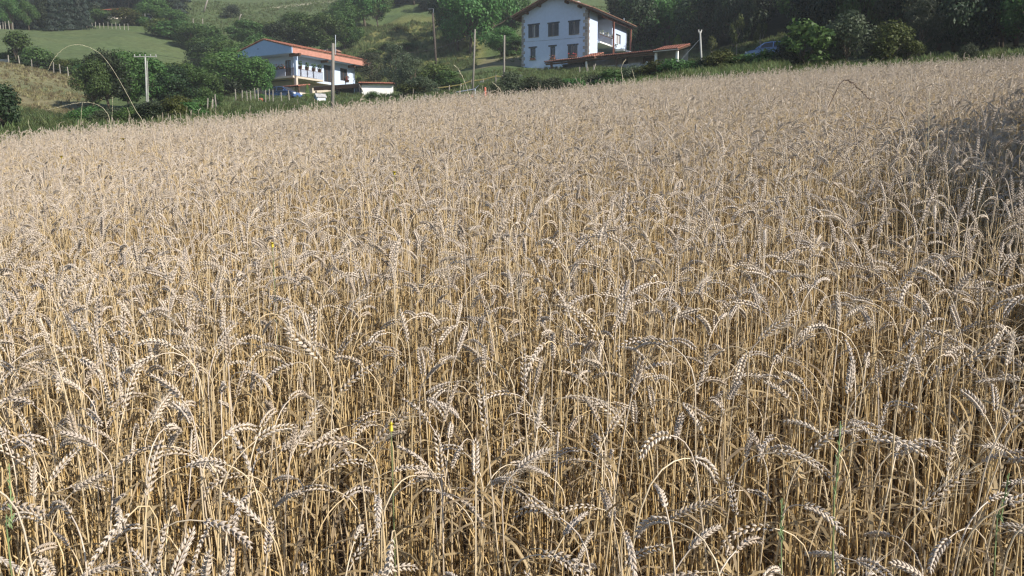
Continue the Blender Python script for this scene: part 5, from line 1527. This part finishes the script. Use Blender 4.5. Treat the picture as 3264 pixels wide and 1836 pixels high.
m = MB(); m.box(-0.9, 0.9, -0.3, -0.2, -0.1, 0.6); m.box(-0.9, 0.9, 0.2, 0.3, -0.1, 0.6); m.box(-0.9, -0.8, -0.198, 0.198, -0.1, 0.6); m.box(0.8, 0.9, -0.198, 0.198, -0.1, 0.6); m.box(-0.79, 0.79, -0.198, 0.198, -0.1, 0.25); m.build('basin', M_CONC, SG)

# ------------------------------------------------------------------ tall grasses, flowers and weeds in the crop
M_OATPALE = mat('pale_grass_straw', (0.52, 0.47, 0.33), 0.6, 0.15, 10)
M_OATDARK = mat('dark_grass_straw', (0.09, 0.06, 0.045), 0.7, 0.2, 10)
M_GREENSTEM = mat('green_grass_stem', (0.16, 0.19, 0.08), 0.6, 0.2, 10)
M_GREENHEAD = mat('green_seed_head', (0.20, 0.27, 0.12), 0.65, 0.2, 12)
M_YELLOW = mat('yellow_petal', (0.58, 0.47, 0.05), 0.6, 0.15, 10)
def bez(P, n):
    """smooth curve through the given points"""
    out = []
    Q = [P[0] * 2 - P[1]] + P + [P[-1] * 2 - P[-2]]
    for i in range(1, len(Q) - 2):
        for k in range(n):
            t = k / n
            a, b, c, d = Q[i - 1], Q[i], Q[i + 1], Q[i + 2]
            out.append(0.5 * ((2 * b) + (c - a) * t + (2 * a - 5 * b + 4 * c - d) * t * t + (3 * b - a - 3 * c + d) * t ** 3))
    out.append(P[-1]); return out
def tall_grass(pix, Y, r, head_from, mtl, hmat, label, head_r=2.2, root=True, seed=1, group=None, dY=0.0):
    """stalk through photograph points (base first); the seed head fills the last part of the curve"""
    pts = [at(px, py, Y + dY * i / len(pix)) for i, (px, py) in enumerate(pix)]
    base = Vector((pts[0].x + 0.03, pts[0].y, gz(pts[0].x, pts[0].y)))
    P = [p - base for p in pts]
    if root: P = [Vector((0, 0, -0.03))] + P
    C = bez(P, 8)
    o = empty('tall_grass_stalk', base, 0, label, 'grass stalk', group)
    k = int(len(C) * head_from)
    m = MB(); m.tube(C[:k + 1], [r * (1 - 0.4 * i / k) for i in range(k + 1)], 5); m.build('stem', mtl, o)
    h = MB(); f = random.Random(seed)
    h.tube(C[k:], r * 0.5, 4)
    seg = C[k:]
    L = sum((b - a).length for a, b in zip(seg, seg[1:])); ns = max(10, int(L / (r * 5.0)))
    for i in range(ns):
        t = i / ns * (len(seg) - 1); j = min(int(t), len(seg) - 2); p = seg[j].lerp(seg[j + 1], t - j)
        d = (seg[j + 1] - seg[j]).normalized(); s = d.orthogonal().normalized(); s = Matrix.Rotation(f.uniform(0, 6.28), 3, d) @ s
        z = (d + s * 0.45).normalized(); x = z.orthogonal().normalized(); y = z.cross(x)
        M = Matrix((x, y, z)).transposed().to_4x4(); M.translation = p + s * r * 0.3
        sc = math.sin(math.pi * (0.12 + 0.8 * i / ns))
        floret(h, M, r * head_r * 3.4 * (0.6 + 0.5 * sc), r * head_r * 0.42 * (0.5 + 0.6 * sc), r * head_r * 0.36 * (0.5 + 0.6 * sc), 0, 4)
    h.build('seed_head', hmat, o)
    return o
tall_grass([(458, 398), (430, 340), (372, 235), (330, 175)] + [(295, 148), (250, 134), (205, 145), (170, 180), (152, 215)], 15, 0.0042, 0.45, M_OATPALE, M_OATPALE, 'very tall pale grass stalk bent over in a wide arch above the crop', 1.5, seed=1)
tall_grass([(350, 385), (335, 345), (315, 328), (290, 320), (262, 318), (220, 325), (180, 335), (145, 343)], 15.5, 0.005, 0.35, M_OATPALE, M_OATPALE, 'pale grass stalk arching low above the crop below the widest arch', 1.6, seed=2)
tall_grass([(2600, 425), (2625, 370), (2655, 305), (2678, 260), (2695, 247), (2712, 252), (2730, 268), (2755, 292), (2776, 312)], 9, 0.006, 0.5, M_OATDARK, M_OATDARK, 'dark brown grass stalk drooping over on the right of the crop', 2.2, seed=3)
tall_grass([(1503, 325), (1492, 285), (1478, 245), (1462, 215), (1447, 199)], 22, 0.012, 0.45, M_OATPALE, M_OATPALE, 'pale thick grass stalk leaning across the metal bar gate', 1.3, seed=4)
tall_grass([(1625, 335), (1610, 305), (1592, 275), (1568, 252)], 23, 0.010, 0.55, M_OATPALE, M_OATPALE, 'pale grass stalk leaning left beside the slim grey pole', 1.3, seed=5)
tall_grass([(1290, 330), (1293, 312), (1300, 302), (1308, 298)], 24, 0.012, 0.5, M_OATPALE, M_OATPALE, 'short pale grass head curling over at the field edge near the grey posts', 1.6, seed=6)
tall_grass([(1985, 245), (1980, 215), (1986, 195), (1996, 180)], 26, 0.010, 0.6, M_OATPALE, M_OATPALE, 'pale grass stalk curving up before the half wall of the lean-to', 1.2, seed=7)
tall_grass([(2958, 640), (2959, 520), (2961, 400), (2963, 285)], 4.6, 0.0022, 0.7, M_OATPALE, M_OATPALE, 'straight tall straw rising above the shaded wheat', 1.3, seed=8)
tall_grass([(2022, 250), (2020, 232), (2014, 210)], 26.5, 0.008, 0.6, M_OATPALE, M_OATPALE, 'short straight grass stalk before the lean-to door', 1.2, seed=9)
tall_grass([(1055, 370), (1052, 352), (1046, 338), (1036, 328)], 22, 0.012, 0.4, M_OATPALE, M_OATPALE, 'short pale grass head leaning at the foot of the thick wooden pole', 1.5, seed=10)
for i, (a, b, c, Y) in enumerate([((422, 400), (415, 365), (405, 335), 17), ((560, 395), (562, 360), (556, 342), 18), ((600, 392), (592, 365), (596, 330), 18), ((258, 410), (258, 360), (262, 318), 16.5), ((355, 405), (357, 350), (358, 300), 16.5), ((100, 420), (92, 395), (88, 372), 16.5), ((675, 385), (672, 345), (678, 300), 19), ((2860, 240), (2862, 215), (2868, 195), 27), ((2330, 255), (2334, 240), (2345, 228), 27), ((2480, 240), (2486, 222), (2498, 214), 27), ((178, 415), (190, 385), (205, 380), 16.5)]):
    tall_grass([a, b, c], Y, 0.004, 0.6, M_OATPALE, M_OATPALE, 'thin pale grass stalk standing above the far edge of the wheat', 1.3, seed=20 + i, group='grass stalks along the far edge of the wheat')
for i, (pp, Y, lab) in enumerate([([(2655, 1700), (2662, 1560), (2672, 1450), (2678, 1335)], 1.30, 'green grass stalk with a slim seed head among the ripe straw'), ([(2490, 1800), (2488, 1700), (2492, 1580)], 1.25, 'short green grass head low among the ripe straw'), ([(35, 1790), (38, 1650), (30, 1470)], 1.3, 'fresh green grass stalk between wheat stems beside a hanging ear'), ([(3170, 1760), (3190, 1640), (3215, 1500)], 1.3, 'leaning green grass stalk in the shaded corner of the crop')]):
    tall_grass(pp, Y, 0.0022, 0.35, M_GREENSTEM, M_GREENHEAD, lab, 1.5, seed=40 + i)

def flower_at(px, py, label, r=0.02, Y=None):
    d = at(px, py, 1.0) - Vector((0, 0, EYE))
    if Y is None:
        Y = 1.0
        for _ in range(4000):
            p = Vector((0, 0, EYE)) + d * Y
            if p.z < gz(p.x, p.y) + 1.0: break
            Y += 0.02
            if Y > 26: break
    p = Vector((0, 0, EYE)) + d * Y
    b = Vector((p.x, p.y, gz(p.x, p.y)))
    o = empty('yellow_flower', b, 0, label, 'flower', 'yellow flowers in the wheat')
    top = p - b
    m = MB(); m.tube([(0.02, 0.01, -0.02), (0.0, 0.02, top.z * 0.5), top - Vector((0, 0, 0.012))], 0.0014, 5); m.build('stem', M_GREENSTEM, o)
    h = MB(); f = random.Random(int(px))
    for ring, n, tilt in ((1.0, 13, 0.35), (0.7, 10, 0.8)):
        for k in range(n):
            a = 2 * math.pi * k / n + f.uniform(-.1, .1)
            e = Vector((math.cos(a), math.sin(a) * 1.0, tilt)).normalized() * r * ring; s = Vector((-math.sin(a), math.cos(a), 0)) * r * 0.22
            h.quad(top, top + e * 0.6 + s, top + e, top + e * 0.6 - s)
    h.build('petals', M_YELLOW, o)
    h = MB(); h.tube([top - Vector((0, 0, 0.012)), top, top + Vector((0, 0, 0.006))], [0.004, r * 0.35, r * 0.2], 8); h.build('disc', M_YELLOW, o)
flower_at(390, 437, 'large yellow flower above the crop near the concrete pole', 0.05, 11.3)
flower_at(1257, 543, 'yellow flower in the middle of the crop below the chalet pole', 0.022)
flower_at(195, 493, 'small yellow flower in the crop below the hedge', 0.03)
flower_at(868, 770, 'small yellow flower half hidden among arched ears', 0.012)
flower_at(1247, 1346, 'small yellow flower low among the near wheat stems', 0.006, 1.5)
flower_at(1655, 307, 'yellow flower on the far edge of the wheat below the farmhouse', 0.055, 17.5)

# ------------------------------------------------------------------ thin summer haze
HZ = MB(); HZ.box(-320, 320, -60, 345, -12, 175)
hm = bpy.data.materials.new('haze_air'); hm.use_nodes = True
hn = hm.node_tree.nodes; hn.clear()
ho = hn.new('ShaderNodeOutputMaterial'); hv_ = hn.new('ShaderNodeVolumePrincipled')
hv_.inputs['Color'].default_value = (0.88, 0.93, 1.0, 1); hv_.inputs['Density'].default_value = 0.0004; hv_.inputs['Anisotropy'].default_value = 0.0
hm.node_tree.links.new(hv_.outputs[0], ho.inputs['Volume'])
tag(HZ.build('haze', hm), kind='stuff')
